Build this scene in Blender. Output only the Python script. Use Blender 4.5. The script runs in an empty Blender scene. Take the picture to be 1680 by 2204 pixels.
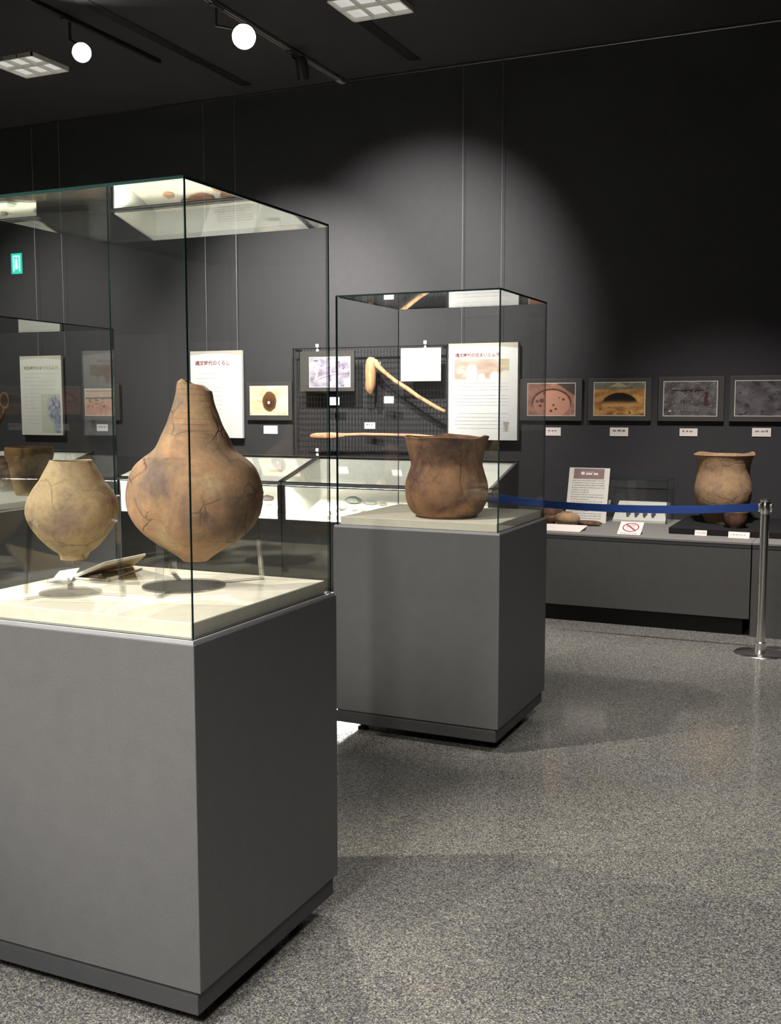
import bpy, bmesh, math, random
from mathutils import Vector, Matrix, noise
S = bpy.context.scene
COL = S.collection
R = math.radians
random.seed(7)

# ------------------------------------------------------------------ camera
FPX, CX, CY, HZ = 2267.0, 840.0, 1102.0, 870.0
PITCH = math.atan((CY - HZ) / FPX)
YAW = math.atan((1875 - 840) / math.hypot(FPX, CY - HZ))
CAM = Vector((0, 0, 1.5))
Fv = Vector((-math.sin(YAW) * math.cos(PITCH), math.cos(YAW) * math.cos(PITCH), -math.sin(PITCH)))
Rv = Vector((math.cos(YAW), math.sin(YAW), 0)); Uv = Rv.cross(Fv)
cam = bpy.data.cameras.new('camera'); co = bpy.data.objects.new('camera', cam); COL.objects.link(co)
co.location = CAM; co.rotation_euler = (math.pi / 2 - PITCH, 0, YAW)
cam.sensor_fit = 'VERTICAL'; cam.sensor_height = 36.0; cam.sensor_width = 36.0
cam.lens = 36.0 * FPX / 2204.0; cam.clip_start = 0.02; cam.clip_end = 60
S.camera = co

def at(x, y, X=None, Y=None, Z=None):
    """world point seen at photo pixel (x, y) on the plane X=, Y= or Z="""
    d = Fv * FPX + Rv * (x - CX) - Uv * (y - CY)
    for i, v in enumerate((X, Y, Z)):
        if v is not None:
            return CAM + d * ((v - CAM[i]) / d[i])
def depth(P): return (Vector(P) - CAM).dot(Fv)
def zpix(P, y):
    """height on the vertical line through P that is seen at photo row y"""
    lo, hi = -1.0, 5.0
    for _ in range(50):
        m = (lo + hi) / 2; v = Vector((P[0], P[1], m)) - CAM
        py = CY - FPX * v.dot(Uv) / v.dot(Fv)
        if py > y: lo = m
        else: hi = m
    return (lo + hi) / 2

# ------------------------------------------------------------------ world, exposure, lights
S.view_settings.view_transform = 'Standard'; S.view_settings.look = 'None'
S.view_settings.gamma = 1; S.view_settings.use_curve_mapping = False
S.view_settings.exposure = 1.35
S.cycles.transparent_max_bounces = 48
S.cycles.max_bounces = 10
S.cycles.use_denoising = True
S.cycles.sample_clamp_indirect = 4.0
S.cycles.caustics_reflective = False; S.cycles.caustics_refractive = False
W = bpy.data.worlds.new('world'); S.world = W; W.use_nodes = True
W.node_tree.nodes['Background'].inputs[0].default_value = (0.012, 0.012, 0.013, 1)
W.node_tree.nodes['Background'].inputs[1].default_value = 1.0

YW, ZC = 8.3, 4.24            # back wall plane, ceiling height
XL, XR, YF = -10.5, 5.5, -5.0

def spot(name, loc, target, power, angle, blend=0.5, col=(1, 0.93, 0.84), size=0.05):
    l = bpy.data.lights.new(name, 'SPOT'); l.energy = power; l.spot_size = R(angle); l.spot_blend = blend
    l.color = col; l.shadow_soft_size = size
    o = bpy.data.objects.new(name, l); COL.objects.link(o); o.location = loc
    o.rotation_euler = (Vector(target) - Vector(loc)).to_track_quat('-Z', 'Y').to_euler(); return o
def area(name, loc, rot, sx, sy, power, col=(1, 0.97, 0.92)):
    l = bpy.data.lights.new(name, 'AREA'); l.shape = 'RECTANGLE'; l.size = sx; l.size_y = sy; l.energy = power; l.color = col
    o = bpy.data.objects.new(name, l); COL.objects.link(o); o.location = loc; o.rotation_euler = rot; return o

LAMP_A = Vector((-3.98, 6.36, 3.98)); LAMP_B = Vector((-5.20, 6.16, 3.98))
# spots on the two tracks in view
spot('track_light_beam', LAMP_A + Vector((0.05, -0.12, -0.06)), (-1.80, 2.33, 1.1), 300, 24, 0.5, (1, 0.93, 0.82), .045)
spot('track_light_beam', LAMP_B + Vector((0.05, -0.12, -0.06)), (-1.95, 2.25, 1.1), 200, 24, 0.5, (1, 0.93, 0.84), .045)
# wall washers
spot('wall_wash', (-4.3, 6.0, 4.0), (-4.75, YW, 1.75), 450, 62, 0.9, (1, 0.95, 0.9), .06)
spot('wall_wash', (-3.0, 5.8, 4.0), (-3.50, YW, 2.2), 450, 61, 1.0, (1, 0.95, 0.9), .06)
spot('wall_wash', (-0.8, 5.9, 4.0), (-1.05, 7.35, 0.6), 300, 60, 1.0, (1, 0.92, 0.88), .06)
spot('wall_wash', (-7.2, 6.0, 4.0), (-7.4, YW, 1.5), 170, 66, 0.9, (1, 0.95, 0.9), .06)
# spots aimed at the free standing cases from the aisle on the left
spot('case_light', (-5.6, 0.9, 4.0), (-1.75, 2.33, 1.25), 500, 26, 0.6, (1, 0.92, 0.78), .05)
spot('case_light', (-2.6, -1.4, 4.0), (-1.80, 2.3, 1.2), 200, 24, 0.6, (1, 0.94, 0.84), .08)
spot('case_light', (-3.3, 2.4, 4.0), (-1.78, 4.5, 1.1), 230, 30, 0.7, (1, 0.93, 0.84), .05)
spot('case_light', (-5.8, 2.2, 4.0), (-4.4, 4.7, 1.1), 150, 34, 0.7, (1, 0.95, 0.85), .05)
# downlights over the aisle
spot('aisle_downlight', (-1.5, -1.9, 4.1), (-1.6, 0.2, 0), 760, 96, 1.0, (1, 0.97, 0.92), .5)
spot('aisle_downlight', (0.2, 0.4, 4.1), (0.2, 0.6, 0), 250, 96, 1.0, (1, 0.97, 0.92), .5)
spot('aisle_downlight', (0.5, 4.2, 4.1), (0.4, 4.3, 0), 150, 88, 1.0, (1, 0.97, 0.92), .5)
spot('rear_wall_fill', (-2.6, -2.0, 4.1), (-3.4, YF, 0.9), 520, 95, 1.0, (1, .97, .92), .1)  # added unseen lamp, brightens the rear wall to lift the glass reflections
area('ambient_fill', (-1.6, -2.5, ZC - 0.05), (0, 0, 0), 3.2, 2.4, 30, (1, 0.97, 0.92))  # soft panel with no fitting, added to raise the ambient level

# ------------------------------------------------------------------ materials
def srgb(c):
    return tuple((v / 255 / 12.92) if v / 255 <= 0.04045 else ((v / 255 + 0.055) / 1.055) ** 2.4 for v in c)
class NT:
    def __init__(s, name):
        s.m = bpy.data.materials.new(name); s.m.use_nodes = True; s.t = s.m.node_tree
        for n in list(s.t.nodes): s.t.nodes.remove(n)
        s.out = s.n('ShaderNodeOutputMaterial')
    def n(s, t, **k):
        x = s.t.nodes.new(t)
        for a, v in k.items():
            if a.startswith('_'): x.inputs[a[1:].replace('_', ' ')].default_value = v
            else: setattr(x, a, v)
        return x
    def l(s, a, b): s.t.links.new(a, b)
    def ramp(s, fac, stops, interp='LINEAR'):
        r = s.n('ShaderNodeValToRGB'); r.color_ramp.interpolation = interp
        e = r.color_ramp.elements
        while len(e) < len(stops): e.new(0.5)
        for i, (p, c) in enumerate(stops):
            e[i].position = p; e[i].color = (*c, 1) if len(c) == 3 else c
        s.l(fac, r.inputs[0]); return r.outputs[0]
    def mix(s, f, a, b, mode='MIX'):
        x = s.n('ShaderNodeMix', data_type='RGBA', blend_type=mode)
        for sock, v in ((x.inputs[0], f), (x.inputs[6], a), (x.inputs[7], b)):
            if isinstance(v, (int, float)): sock.default_value = v
            elif isinstance(v, tuple): sock.default_value = (*v, 1)
            else: s.l(v, sock)
        return x.outputs[2]
    def math(s, op, a, b=None, c=None):
        x = s.n('ShaderNodeMath', operation=op)
        for i, v in enumerate((a, b, c)):
            if v is None: continue
            if isinstance(v, (int, float)): x.inputs[i].default_value = v
            else: s.l(v, x.inputs[i])
        return x.outputs[0]
    def coords(s): return s.n('ShaderNodeTexCoord').outputs['Object']
    def noise(s, vec, scale, detail=4, rough=.55, dist=0):
        x = s.n('ShaderNodeTexNoise'); x.inputs['Scale'].default_value = scale
        x.inputs['Detail'].default_value = detail; x.inputs['Roughness'].default_value = rough
        x.inputs['Distortion'].default_value = dist
        if vec is not None: s.l(vec, x.inputs['Vector'])
        return x.outputs[0]

def simple(name, col, rough=.5, metal=0.0, var=0.06, scale=12, spec=.5, coat=0):
    t = NT(name); b = t.n('ShaderNodeBsdfPrincipled')
    b.inputs['Roughness'].default_value = rough; b.inputs['Metallic'].default_value = metal
    b.inputs['Specular IOR Level'].default_value = spec; b.inputs['Coat Weight'].default_value = coat
    f = t.noise(t.coords(), scale)
    c = t.ramp(f, [(0.3, tuple(v * (1 - var) for v in col)), (0.7, tuple(min(1, v * (1 + var)) for v in col))])
    t.l(c, b.inputs['Base Color']); t.l(b.outputs[0], t.out.inputs[0]); return t.m
def emit(name, col, strength):
    t = NT(name); e = t.n('ShaderNodeEmission'); e.inputs[0].default_value = (*col, 1); e.inputs[1].default_value = strength
    t.l(e.outputs[0], t.out.inputs[0]); return t.m
def glass_mat(name, tint, f0=0.04, rough=0.0):
    """thin clear sheet: straight transmission plus a Schlick mirror term"""
    t = NT(name); g = t.n('ShaderNodeNewGeometry')
    d = t.n('ShaderNodeVectorMath', operation='DOT_PRODUCT'); t.l(g.outputs['Normal'], d.inputs[0]); t.l(g.outputs['Incoming'], d.inputs[1])
    a = t.math('ABSOLUTE', d.outputs['Value']); one = t.math('SUBTRACT', 1.0, a); p = t.math('POWER', one, 5.0)
    fr = t.math('MULTIPLY_ADD', p, 1 - f0, f0)
    tr = t.n('ShaderNodeBsdfTransparent'); tr.inputs[0].default_value = (*tint, 1)
    gl = t.n('ShaderNodeBsdfGlossy'); gl.inputs['Roughness'].default_value = rough; gl.inputs[0].default_value = (1, 1, 1, 1)
    m = t.n('ShaderNodeMixShader'); t.l(fr, m.inputs[0]); t.l(tr.outputs[0], m.inputs[1]); t.l(gl.outputs[0], m.inputs[2])
    t.l(m.outputs[0], t.out.inputs[0]); return t.m

GLASS = glass_mat('clear_glass', (0.985, 0.992, 0.988))
def edge_mat():
    t = NT('polished_glass_edge'); b = t.n('ShaderNodeBsdfPrincipled'); b.inputs['Roughness'].default_value = .12
    c = t.ramp(t.noise(t.coords(), 3), [(0.3, (0.010, 0.030, 0.027)), (0.7, (0.014, 0.048, 0.043))])
    t.l(c, b.inputs['Base Color']); t.l(b.outputs[0], t.out.inputs[0]); return t.m
EDGE = edge_mat()
def acrylic_mat():
    t = NT('clear_acrylic'); b = t.n('ShaderNodeBsdfGlossy'); b.inputs['Roughness'].default_value = .05
    tr = t.n('ShaderNodeBsdfTransparent'); tr.inputs[0].default_value = (.985, .985, .985, 1)
    lw = t.n('ShaderNodeLayerWeight'); lw.inputs[0].default_value = .35
    f = t.math('MULTIPLY_ADD', lw.outputs['Facing'], .6, .06)
    m = t.n('ShaderNodeMixShader'); t.l(f, m.inputs[0]); t.l(tr.outputs[0], m.inputs[1]); t.l(b.outputs[0], m.inputs[2])
    t.l(m.outputs[0], t.out.inputs[0]); return t.m
ACRYL = acrylic_mat()

def grain(name, col, amp, scale, rough, bump=0.0, spec=.4):
    t = NT(name); b = t.n('ShaderNodeBsdfPrincipled'); b.inputs['Roughness'].default_value = rough
    b.inputs['Specular IOR Level'].default_value = spec
    v = t.coords(); f = t.noise(v, scale, 5, .7)
    lo = tuple(c * (1 - amp) for c in col); hi = tuple(c * (1 + amp) for c in col)
    c = t.ramp(f, [(0.25, lo), (0.5, col), (0.75, hi)])
    c2 = t.mix(t.math('MULTIPLY', t.noise(v, scale / 14, 3), .35), c, t.ramp(t.noise(v, scale / 9, 3), [(.35, tuple(x * .8 for x in col)), (.65, tuple(x * 1.15 for x in col))]))
    t.l(c2, b.inputs['Base Color'])
    if bump:
        bp = t.n('ShaderNodeBump'); bp.inputs['Strength'].default_value = bump; bp.inputs['Distance'].default_value = .002
        t.l(f, bp.inputs['Height']); t.l(bp.outputs[0], b.inputs['Normal'])
    t.l(b.outputs[0], t.out.inputs[0]); return t.m
M_WALL = grain('charcoal_wall_cloth', (0.041, 0.041, 0.044), .45, 160, .85, .25)
M_CEIL = grain('dark_ceiling_board', (0.030, 0.027, 0.030), .2, 60, .85)
M_BODY = grain('grey_laminate', (0.105, 0.104, 0.106), .16, 150, .55)
M_PLINTH = grain('dark_plinth_laminate', (0.05, 0.051, 0.055), .12, 150, .5)
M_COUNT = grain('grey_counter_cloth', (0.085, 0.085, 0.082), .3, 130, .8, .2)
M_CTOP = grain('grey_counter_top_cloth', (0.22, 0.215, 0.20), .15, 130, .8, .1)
M_BLACK = grain('black_cloth', (0.008, 0.008, 0.009), .2, 100, .8)
M_CREAM = grain('cream_cloth_board', (0.72, 0.68, 0.56), .05, 200, .85)
M_WHITE = simple('white_liner', (0.80, 0.80, 0.74), .7, var=.03)
M_PAPER = simple('white_card', (0.86, 0.85, 0.83), .6, var=.02)
M_PAPERP = simple('pinkish_white_card', (0.86, 0.80, 0.74), .6, var=.02)
M_PAPERY = simple('off_white_paper', (0.74, 0.74, 0.66), .65, var=.03)
M_GREYC = simple('grey_card_edge', (0.35, 0.34, 0.31), .6)
M_INK = simple('grey_ink', (0.22, 0.21, 0.20), .7)
M_INKL = simple('faint_ink', (0.45, 0.44, 0.42), .7)
M_RED = simple('maroon_ink', (0.30, 0.07, 0.07), .6)
M_OLIVE = simple('olive_ink', (0.38, 0.36, 0.22), .6)
M_REDR = simple('red_ring_ink', (0.42, 0.05, 0.07), .6)
M_BAND = simple('dusty_mauve_print', (0.28, 0.19, 0.18), .6, var=.12)
M_HEADP = simple('beige_print', (0.60, 0.54, 0.45), .6, var=.05)
M_FRAME = simple('dark_frame_board', (0.055, 0.052, 0.048), .5)
M_FRAMEW = simple('white_mount_line', (0.75, 0.73, 0.68), .6)
M_ALU = simple('brushed_aluminium', (0.62, 0.63, 0.65), .25, 1.0, .05)
M_RAIL = simple('satin_silver_rail', (0.55, 0.57, 0.60), .3, .45, .05)
M_CHROME = simple('polished_steel', (0.85, 0.83, 0.80), .22, 1.0, .04, 6)
M_BLKM = simple('black_metal', (0.014, 0.014, 0.015), .35)
M_DGLOSS = simple('dark_grey_metal', (0.05, 0.05, 0.055), .3)
M_BELT = grain('blue_webbing', (0.008, 0.045, 0.22), .25, 300, .7)
M_WIRE = simple('steel_wire', (0.45, 0.45, 0.46), .4, .6)
M_CLIP = simple('white_plastic', (0.75, 0.77, 0.76), .4)
M_LOUV = simple('white_louver', (0.85, 0.83, 0.77), .5)
M_TRACK = simple('grey_track_metal', (0.26, 0.25, 0.25), .4)

def floor_mat():
    t = NT('speckled_terrazzo'); b = t.n('ShaderNodeBsdfPrincipled')
    v = t.coords()
    def vor(scale):
        x = t.n('ShaderNodeTexVoronoi'); x.inputs['Scale'].default_value = scale; t.l(v, x.inputs['Vector'])
        s = t.n('ShaderNodeSeparateColor'); t.l(x.outputs['Color'], s.inputs[0]); return s.outputs[0]
    a = t.ramp(vor(300), [(0.0, (0.03, 0.03, 0.036)), (0.30, (0.085, 0.08, 0.095)), (0.6, (0.19, 0.185, 0.17)), (0.84, (0.38, 0.37, 0.31)), (1, (0.64, 0.63, 0.55))])
    c = t.ramp(vor(150), [(0.0, (0.045, 0.04, 0.055)), (0.3, (0.12, 0.10, 0.12)), (0.6, (0.17, 0.17, 0.15)), (0.95, (0.32, 0.32, 0.25))])
    k = t.mix(.38, a, c)
    t.l(k, b.inputs['Base Color']); b.inputs['Specular IOR Level'].default_value = .5
    r = t.ramp(t.noise(v, 30, 3), [(.3, (.10, .10, .10)), (.7, (.17, .17, .17))]); t.l(r, b.inputs['Roughness'])
    t.l(b.outputs[0], t.out.inputs[0]); return t.m
M_FLOOR = floor_mat()

def pottery(name, cols, dark, seed=0.0, scale=7, crack=9, crackamt=.6, darkpos=.6, lines=0.0, bias=0.0):
    t = NT(name); b = t.n('ShaderNodeBsdfPrincipled'); b.inputs['Roughness'].default_value = .78
    b.inputs['Specular IOR Level'].default_value = .25
    mp = t.n('ShaderNodeMapping'); mp.inputs['Location'].default_value = (seed, seed * 1.7, seed * .6); t.l(t.coords(), mp.inputs[0]); v = mp.outputs[0]
    n1 = t.noise(v, scale, 4, .6, .6); n2 = t.noise(v, scale * .8, 4, .6, .6); n3 = t.noise(v, scale * 9, 5, .7)
    base = t.ramp(n1, [(0.30, cols[0]), (0.45, cols[1]), (0.57, cols[2]), (0.72, cols[3])])
    dk = t.ramp(n2, [(darkpos - .07, (0, 0, 0)), (darkpos + .08, (1, 1, 1))])
    c = t.mix(t.math('MULTIPLY', dk, .72), base, dark)
    c = t.mix(.55, c, t.ramp(n3, [(0.3, (.55, .52, .48)), (0.55, (.9, .88, .85)), (0.75, (1, 1, 1))]), 'MULTIPLY')
    # fracture lines between refitted sherds
    w = t.n('ShaderNodeVectorMath', operation='MULTIPLY_ADD'); nn = t.n('ShaderNodeTexNoise'); nn.inputs['Scale'].default_value = 14; t.l(v, nn.inputs['Vector'])
    t.l(nn.outputs['Color'], w.inputs[0]); w.inputs[1].default_value = (.05, .05, .05); t.l(v, w.inputs[2])
    vo = t.n('ShaderNodeTexVoronoi', feature='DISTANCE_TO_EDGE'); vo.inputs['Scale'].default_value = crack; t.l(w.outputs[0], vo.inputs['Vector'])
    cr = t.ramp(vo.outputs['Distance'], [(0.0, (1, 1, 1)), (0.014, (0.6, .6, .6)), (0.03, (0, 0, 0))])
    cm = t.ramp(t.noise(v, 5, 2), [(.45, (0, 0, 0)), (.6, (1, 1, 1))])
    crk = t.math('MULTIPLY', t.math('MULTIPLY', cr, cm), crackamt)
    c = t.mix(crk, c, tuple(x * .3 for x in dark))
    hgt = t.math('SUBTRACT', t.math('MULTIPLY', n3, .35), crk)
    if lines:
        sp = t.n('ShaderNodeSeparateXYZ'); t.l(v, sp.inputs[0])
        wob = t.math('MULTIPLY_ADD', t.noise(v, 6, 2), .02, sp.outputs[2])
        wv = t.math('SINE', t.math('MULTIPLY', wob, 420.0))
        lm = t.ramp(t.noise(v, 9, 2), [(.5, (0, 0, 0)), (.62, (1, 1, 1))])
        ln = t.math('MULTIPLY', t.math('GREATER_THAN', wv, .82), lm); ln = t.math('MULTIPLY', ln, t.math('MULTIPLY', t.math('GREATER_THAN', sp.outputs[2], .27 + seed * .6), lines))
        c = t.mix(ln, c, tuple(x * .5 for x in dark)); hgt = t.math('SUBTRACT', hgt, ln)
    t.l(c, b.inputs['Base Color'])
    bp = t.n('ShaderNodeBump'); bp.inputs['Strength'].default_value = .6; bp.inputs['Distance'].default_value = .004
    t.l(hgt, bp.inputs['Height']); t.l(bp.outputs[0], b.inputs['Normal'])
    t.l(b.outputs[0], t.out.inputs[0]); return t.m
M_POT_BIG = pottery('patchy_orange_brown_earthenware', ((.20, .145, .11), (.33, .215, .13), (.43, .25, .14), (.50, .37, .21)), (.16, .115, .10), 1.3, 8, 9, .8, .57, .35)
M_POT_SM = pottery('ochre_earthenware', ((.25, .17, .12), (.37, .28, .16), (.43, .32, .17), (.34, .22, .15)), (.21, .14, .12), 4.1, 10, 7, .5, .58)
M_POT_C2 = pottery('smoked_brown_earthenware', ((.24, .12, .07), (.36, .19, .105), (.44, .24, .13), (.30, .18, .11)), (.085, .05, .05), 8.0, 6, 5, .35, .55)
M_POT_R = pottery('buff_orange_earthenware', ((.28, .18, .12), (.38, .25, .16), (.46, .31, .16), (.32, .21, .17)), (.18, .13, .12), 11.0, 5, 5, .3, .62)
M_POT_C3 = pottery('brown_black_banded_earthenware', ((.20, .12, .06), (.34, .21, .09), (.40, .22, .09), (.28, .15, .08)), (.045, .035, .03), 15.0, 6, 5, .3, .56)
M_POT_DK = pottery('dark_brown_earthenware', ((.10, .06, .045), (.16, .09, .06), (.20, .11, .07), (.14, .09, .07)), (.04, .03, .03), 19.0, 10, 9, .3, .55)
M_SHERD = pottery('red_brown_sherd', ((.28, .14, .08), (.36, .19, .11), (.42, .24, .14), (.33, .18, .11)), (.20, .12, .09), 23.0, 22, 9, .2, .6)
M_STONE = grain('grey_green_stone', (0.13, 0.135, 0.11), .35, 40, .8)
M_STONED = grain('dark_stone', (0.09, 0.07, 0.07), .3, 60, .7)
def wood(name, a, b_, seed=0, ax=0):
    t = NT(name); b = t.n('ShaderNodeBsdfPrincipled'); b.inputs['Roughness'].default_value = .6
    mp = t.n('ShaderNodeMapping'); sc = [22, 22, 22]; sc[ax] = 3; mp.inputs['Scale'].default_value = sc
    mp.inputs['Location'].default_value = (seed,) * 3; t.l(t.coords(), mp.inputs[0])
    f = t.noise(mp.outputs[0], 1.6, 5, .65, .8)
    t.l(t.ramp(f, [(.3, a), (.55, b_), (.75, tuple(min(1, x * 1.25) for x in b_))]), b.inputs['Base Color'])
    bp = t.n('ShaderNodeBump'); bp.inputs['Strength'].default_value = .4; bp.inputs['Distance'].default_value = .003
    t.l(f, bp.inputs['Height']); t.l(bp.outputs[0], b.inputs['Normal'])
    t.l(b.outputs[0], t.out.inputs[0]); return t.m
M_WOOD = wood('pale_orange_wood', (.30, .14, .06), (.58, .36, .18), 2, 2)
M_WOODP = wood('pinkish_wood', (.36, .15, .08), (.62, .34, .20), 5, 0)
M_WOODT = wood('tan_panel_wood', (.45, .33, .15), (.58, .44, .22), 5, 0)

def sm(x, a, b): t = max(0, min(1, (x - a) / (b - a))); return t * t * (3 - 2 * t)

# ------------------------------------------------------------------ mesh helpers
class MB:
    def __init__(s): s.v = []; s.f = []; s.mi = []
    def add(s, vs, fs, mi=0):
        o = len(s.v); s.v += [Vector(v) for v in vs]
        s.f += [tuple(o + i for i in f) for f in fs]; s.mi += ([mi] * len(fs) if isinstance(mi, int) else list(mi)); return s
    def box(s, a, b, mi=0, M=None):
        x0, y0, z0 = a; x1, y1, z1 = b
        vs = [(x0, y0, z0), (x1, y0, z0), (x1, y1, z0), (x0, y1, z0), (x0, y0, z1), (x1, y0, z1), (x1, y1, z1), (x0, y1, z1)]
        if M: vs = [M @ Vector(v) for v in vs]
        return s.add(vs, [(0, 3, 2, 1), (4, 5, 6, 7), (0, 1, 5, 4), (1, 2, 6, 5), (2, 3, 7, 6), (3, 0, 4, 7)], mi)
    def bevbox(s, a, b, r, mi=0, M=None):
        bm = bmesh.new(); bmesh.ops.create_cube(bm, size=1)
        c = [(a[i] + b[i]) / 2 for i in range(3)]; d = [b[i] - a[i] for i in range(3)]
        for v in bm.verts: v.co = Vector([c[i] + v.co[i] * d[i] for i in range(3)])
        bmesh.ops.bevel(bm, geom=list(bm.edges), offset=r, segments=2, affect='EDGES', profile=.5)
        bm.verts.ensure_lookup_table()
        vs = [(M @ v.co) if M else v.co.copy() for v in bm.verts]
        fs = [tuple(v.index for v in f.verts) for f in bm.faces]; bm.free(); return s.add(vs, fs, mi)
    def prism(s, poly, axis, a, b, mi=0):
        """poly in the two other axes (order xyz without axis), extruded along axis from a to b"""
        def P(p, t):
            q = list(p); q.insert(axis, t); return q
        n = len(poly); vs = [P(p, a) for p in poly] + [P(p, b) for p in poly]
        fs = [tuple(range(n))[::-1], tuple(range(n, 2 * n))] + [(i, (i + 1) % n, n + (i + 1) % n, n + i) for i in range(n)]
        return s.add(vs, fs, mi)
    def tube(s, pts, rad, seg=10, mi=0, cap=True):
        pts = [Vector(p) for p in pts]; n = len(pts); rs = rad if isinstance(rad, (list, tuple)) else [rad] * n
        vs = []; up = None
        for i, p in enumerate(pts):
            d = (pts[min(i + 1, n - 1)] - pts[max(i - 1, 0)]).normalized()
            if up is None: up = Vector((0, 0, 1)) if abs(d.z) < .9 else Vector((1, 0, 0))
            x = d.cross(up).normalized(); y = x.cross(d).normalized(); up = y
            for k in range(seg):
                a = 2 * math.pi * k / seg; vs.append(p + x * math.cos(a) * rs[i] + y * math.sin(a) * rs[i])
        fs = [(i * seg + k, i * seg + (k + 1) % seg, (i + 1) * seg + (k + 1) % seg, (i + 1) * seg + k) for i in range(n - 1) for k in range(seg)]
        if cap: fs += [tuple(range(seg))[::-1], tuple((n - 1) * seg + k for k in range(seg))]
        return s.add(vs, fs, mi)
    def lathe(s, prof, seg=48, c=(0, 0, 0), mi=0, fn=None):
        n = len(prof); vs = []
        for (r, z) in prof:
            for k in range(seg):
                a = 2 * math.pi * k / seg; p = Vector((r * math.cos(a), r * math.sin(a), z))
                if fn: p = fn(p, a)
                vs.append(p + Vector(c))
        fs = [(i * seg + k, i * seg + (k + 1) % seg, (i + 1) * seg + (k + 1) % seg, (i + 1) * seg + k) for i in range(n - 1) for k in range(seg)]
        if prof[0][0] > 1e-5: fs.append(tuple(range(seg))[::-1])
        if prof[-1][0] > 1e-5: fs.append(tuple((n - 1) * seg + k for k in range(seg)))
        return s.add(vs, fs, mi)
    def build(s, name, mats, parent=None, smooth=False, loc=None, rz=0, angle=40, off=(0, 0, 0)):
        me = bpy.data.meshes.new(name); o = Vector(off)
        me.from_pydata([v - o for v in s.v], [], s.f); me.update()
        if not isinstance(mats, (list, tuple)): mats = [mats]
        for m in mats: me.materials.append(m)
        for p, mi in zip(me.polygons, s.mi): p.material_index = mi; p.use_smooth = smooth
        bm = bmesh.new(); bm.from_mesh(me); bmesh.ops.recalc_face_normals(bm, faces=bm.faces)
        if smooth:
            for e in bm.edges:
                if len(e.link_faces) == 2 and e.calc_face_angle(0) > R(angle): e.smooth = False
        bm.to_mesh(me); bm.free()
        ob = bpy.data.objects.new(name, me); COL.objects.link(ob)
        if parent: ob.parent = parent
        if loc is not None: ob.location = loc
        ob.rotation_euler.z = rz
        return ob
def tag(o, label=None, cat=None, group=None, kind=None):
    if label: o['label'] = label
    if cat: o['category'] = cat
    if group: o['group'] = group
    if kind: o['kind'] = kind
    return o
def empty(name, loc, label, cat, group=None, rz=0):
    e = bpy.data.objects.new(name, None); COL.objects.link(e); e.location = loc; e.rotation_euler.z = rz
    e.empty_display_size = .05; return tag(e, label, cat, group)
def struct(name, mb, m):
    return tag(mb.build(name, m), kind='structure')
def copy_tree(o, parent=None):
    c = o.copy(); COL.objects.link(c)
    if parent: c.parent = parent
    for ch in list(o.children): copy_tree(ch, c)
    return c

# ------------------------------------------------------------------ room shell
T = .2
struct('floor', MB().box((XL - T, YF - T, -T), (XR + T, YW + T, 0)), M_FLOOR)
struct('ceiling', MB().box((XL - T, YF - T, ZC), (XR + T, YW + T, ZC + T)), M_CEIL)
struct('wall_back', MB().box((XL - T, YW, 0), (XR + T, YW + T, ZC)), M_WALL)
struct('wall_left', MB().box((XL - T, YF, 0), (XL, YW, ZC)), M_WALL)
struct('wall_right', MB().box((XR, YF, 0), (XR + T, YW, ZC)), M_WALL)
struct('wall_front', MB().box((XL - T, YF - T, 0), (XR + T, YF, ZC)), grain('lighter_grey_wall', (0.15, 0.15, 0.145), .2, 60, .85))
# picture rail at the ceiling line
rx1 = at(1500, 70, Y=YW).x
tag(MB().bevbox((XL, YW - .022, ZC - .022), (XR, YW, ZC - .004), .003).build('picture_rail', M_ALU, smooth=True),
    'thin grey metal picture rail running along the top of the dark wall', 'rail')
# dark slots in the ceiling parallel to the track
for i, xs in enumerate((-5.02, -3.44)):
    tag(MB().box((xs - .05, 0.5, ZC - .004), (xs + .05, YW - .25, ZC + .0)).build('ceiling_slot', M_BLKM),
        ('dark slot in the ceiling left of the bright spotlights track', 'dark slot in the ceiling right of the lighting track')[i], 'ceiling slot')

# track in view
tr = empty('lighting_track', (-4.20, 4.0, ZC), 'pale grey ceiling lighting track ending at the wall rail', 'lighting track')
MB().box((-.018, -4.0, -.028), (-.007, YW - .05 - 4.0, 0)).box((.007, -4.0, -.028), (.018, YW - .05 - 4.0, 0)).box((-.018, -4.0, -.006), (.018, YW - .05 - 4.0, 0)).build('channel', M_TRACK, tr)
MB().bevbox((-.024, YW - .13 - 4.0, -.034), (.024, YW - .02 - 4.0, 0), .004).build('end_cap', M_TRACK, tr)
tr = empty('lighting_track', (-5.30, 4.0, ZC), 'dark ceiling lighting track carrying the smaller bright spotlight', 'lighting track')
MB().box((-.018, -4.0, -.028), (.018, 3.2, 0)).build('channel', M_BLKM, tr)

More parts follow.
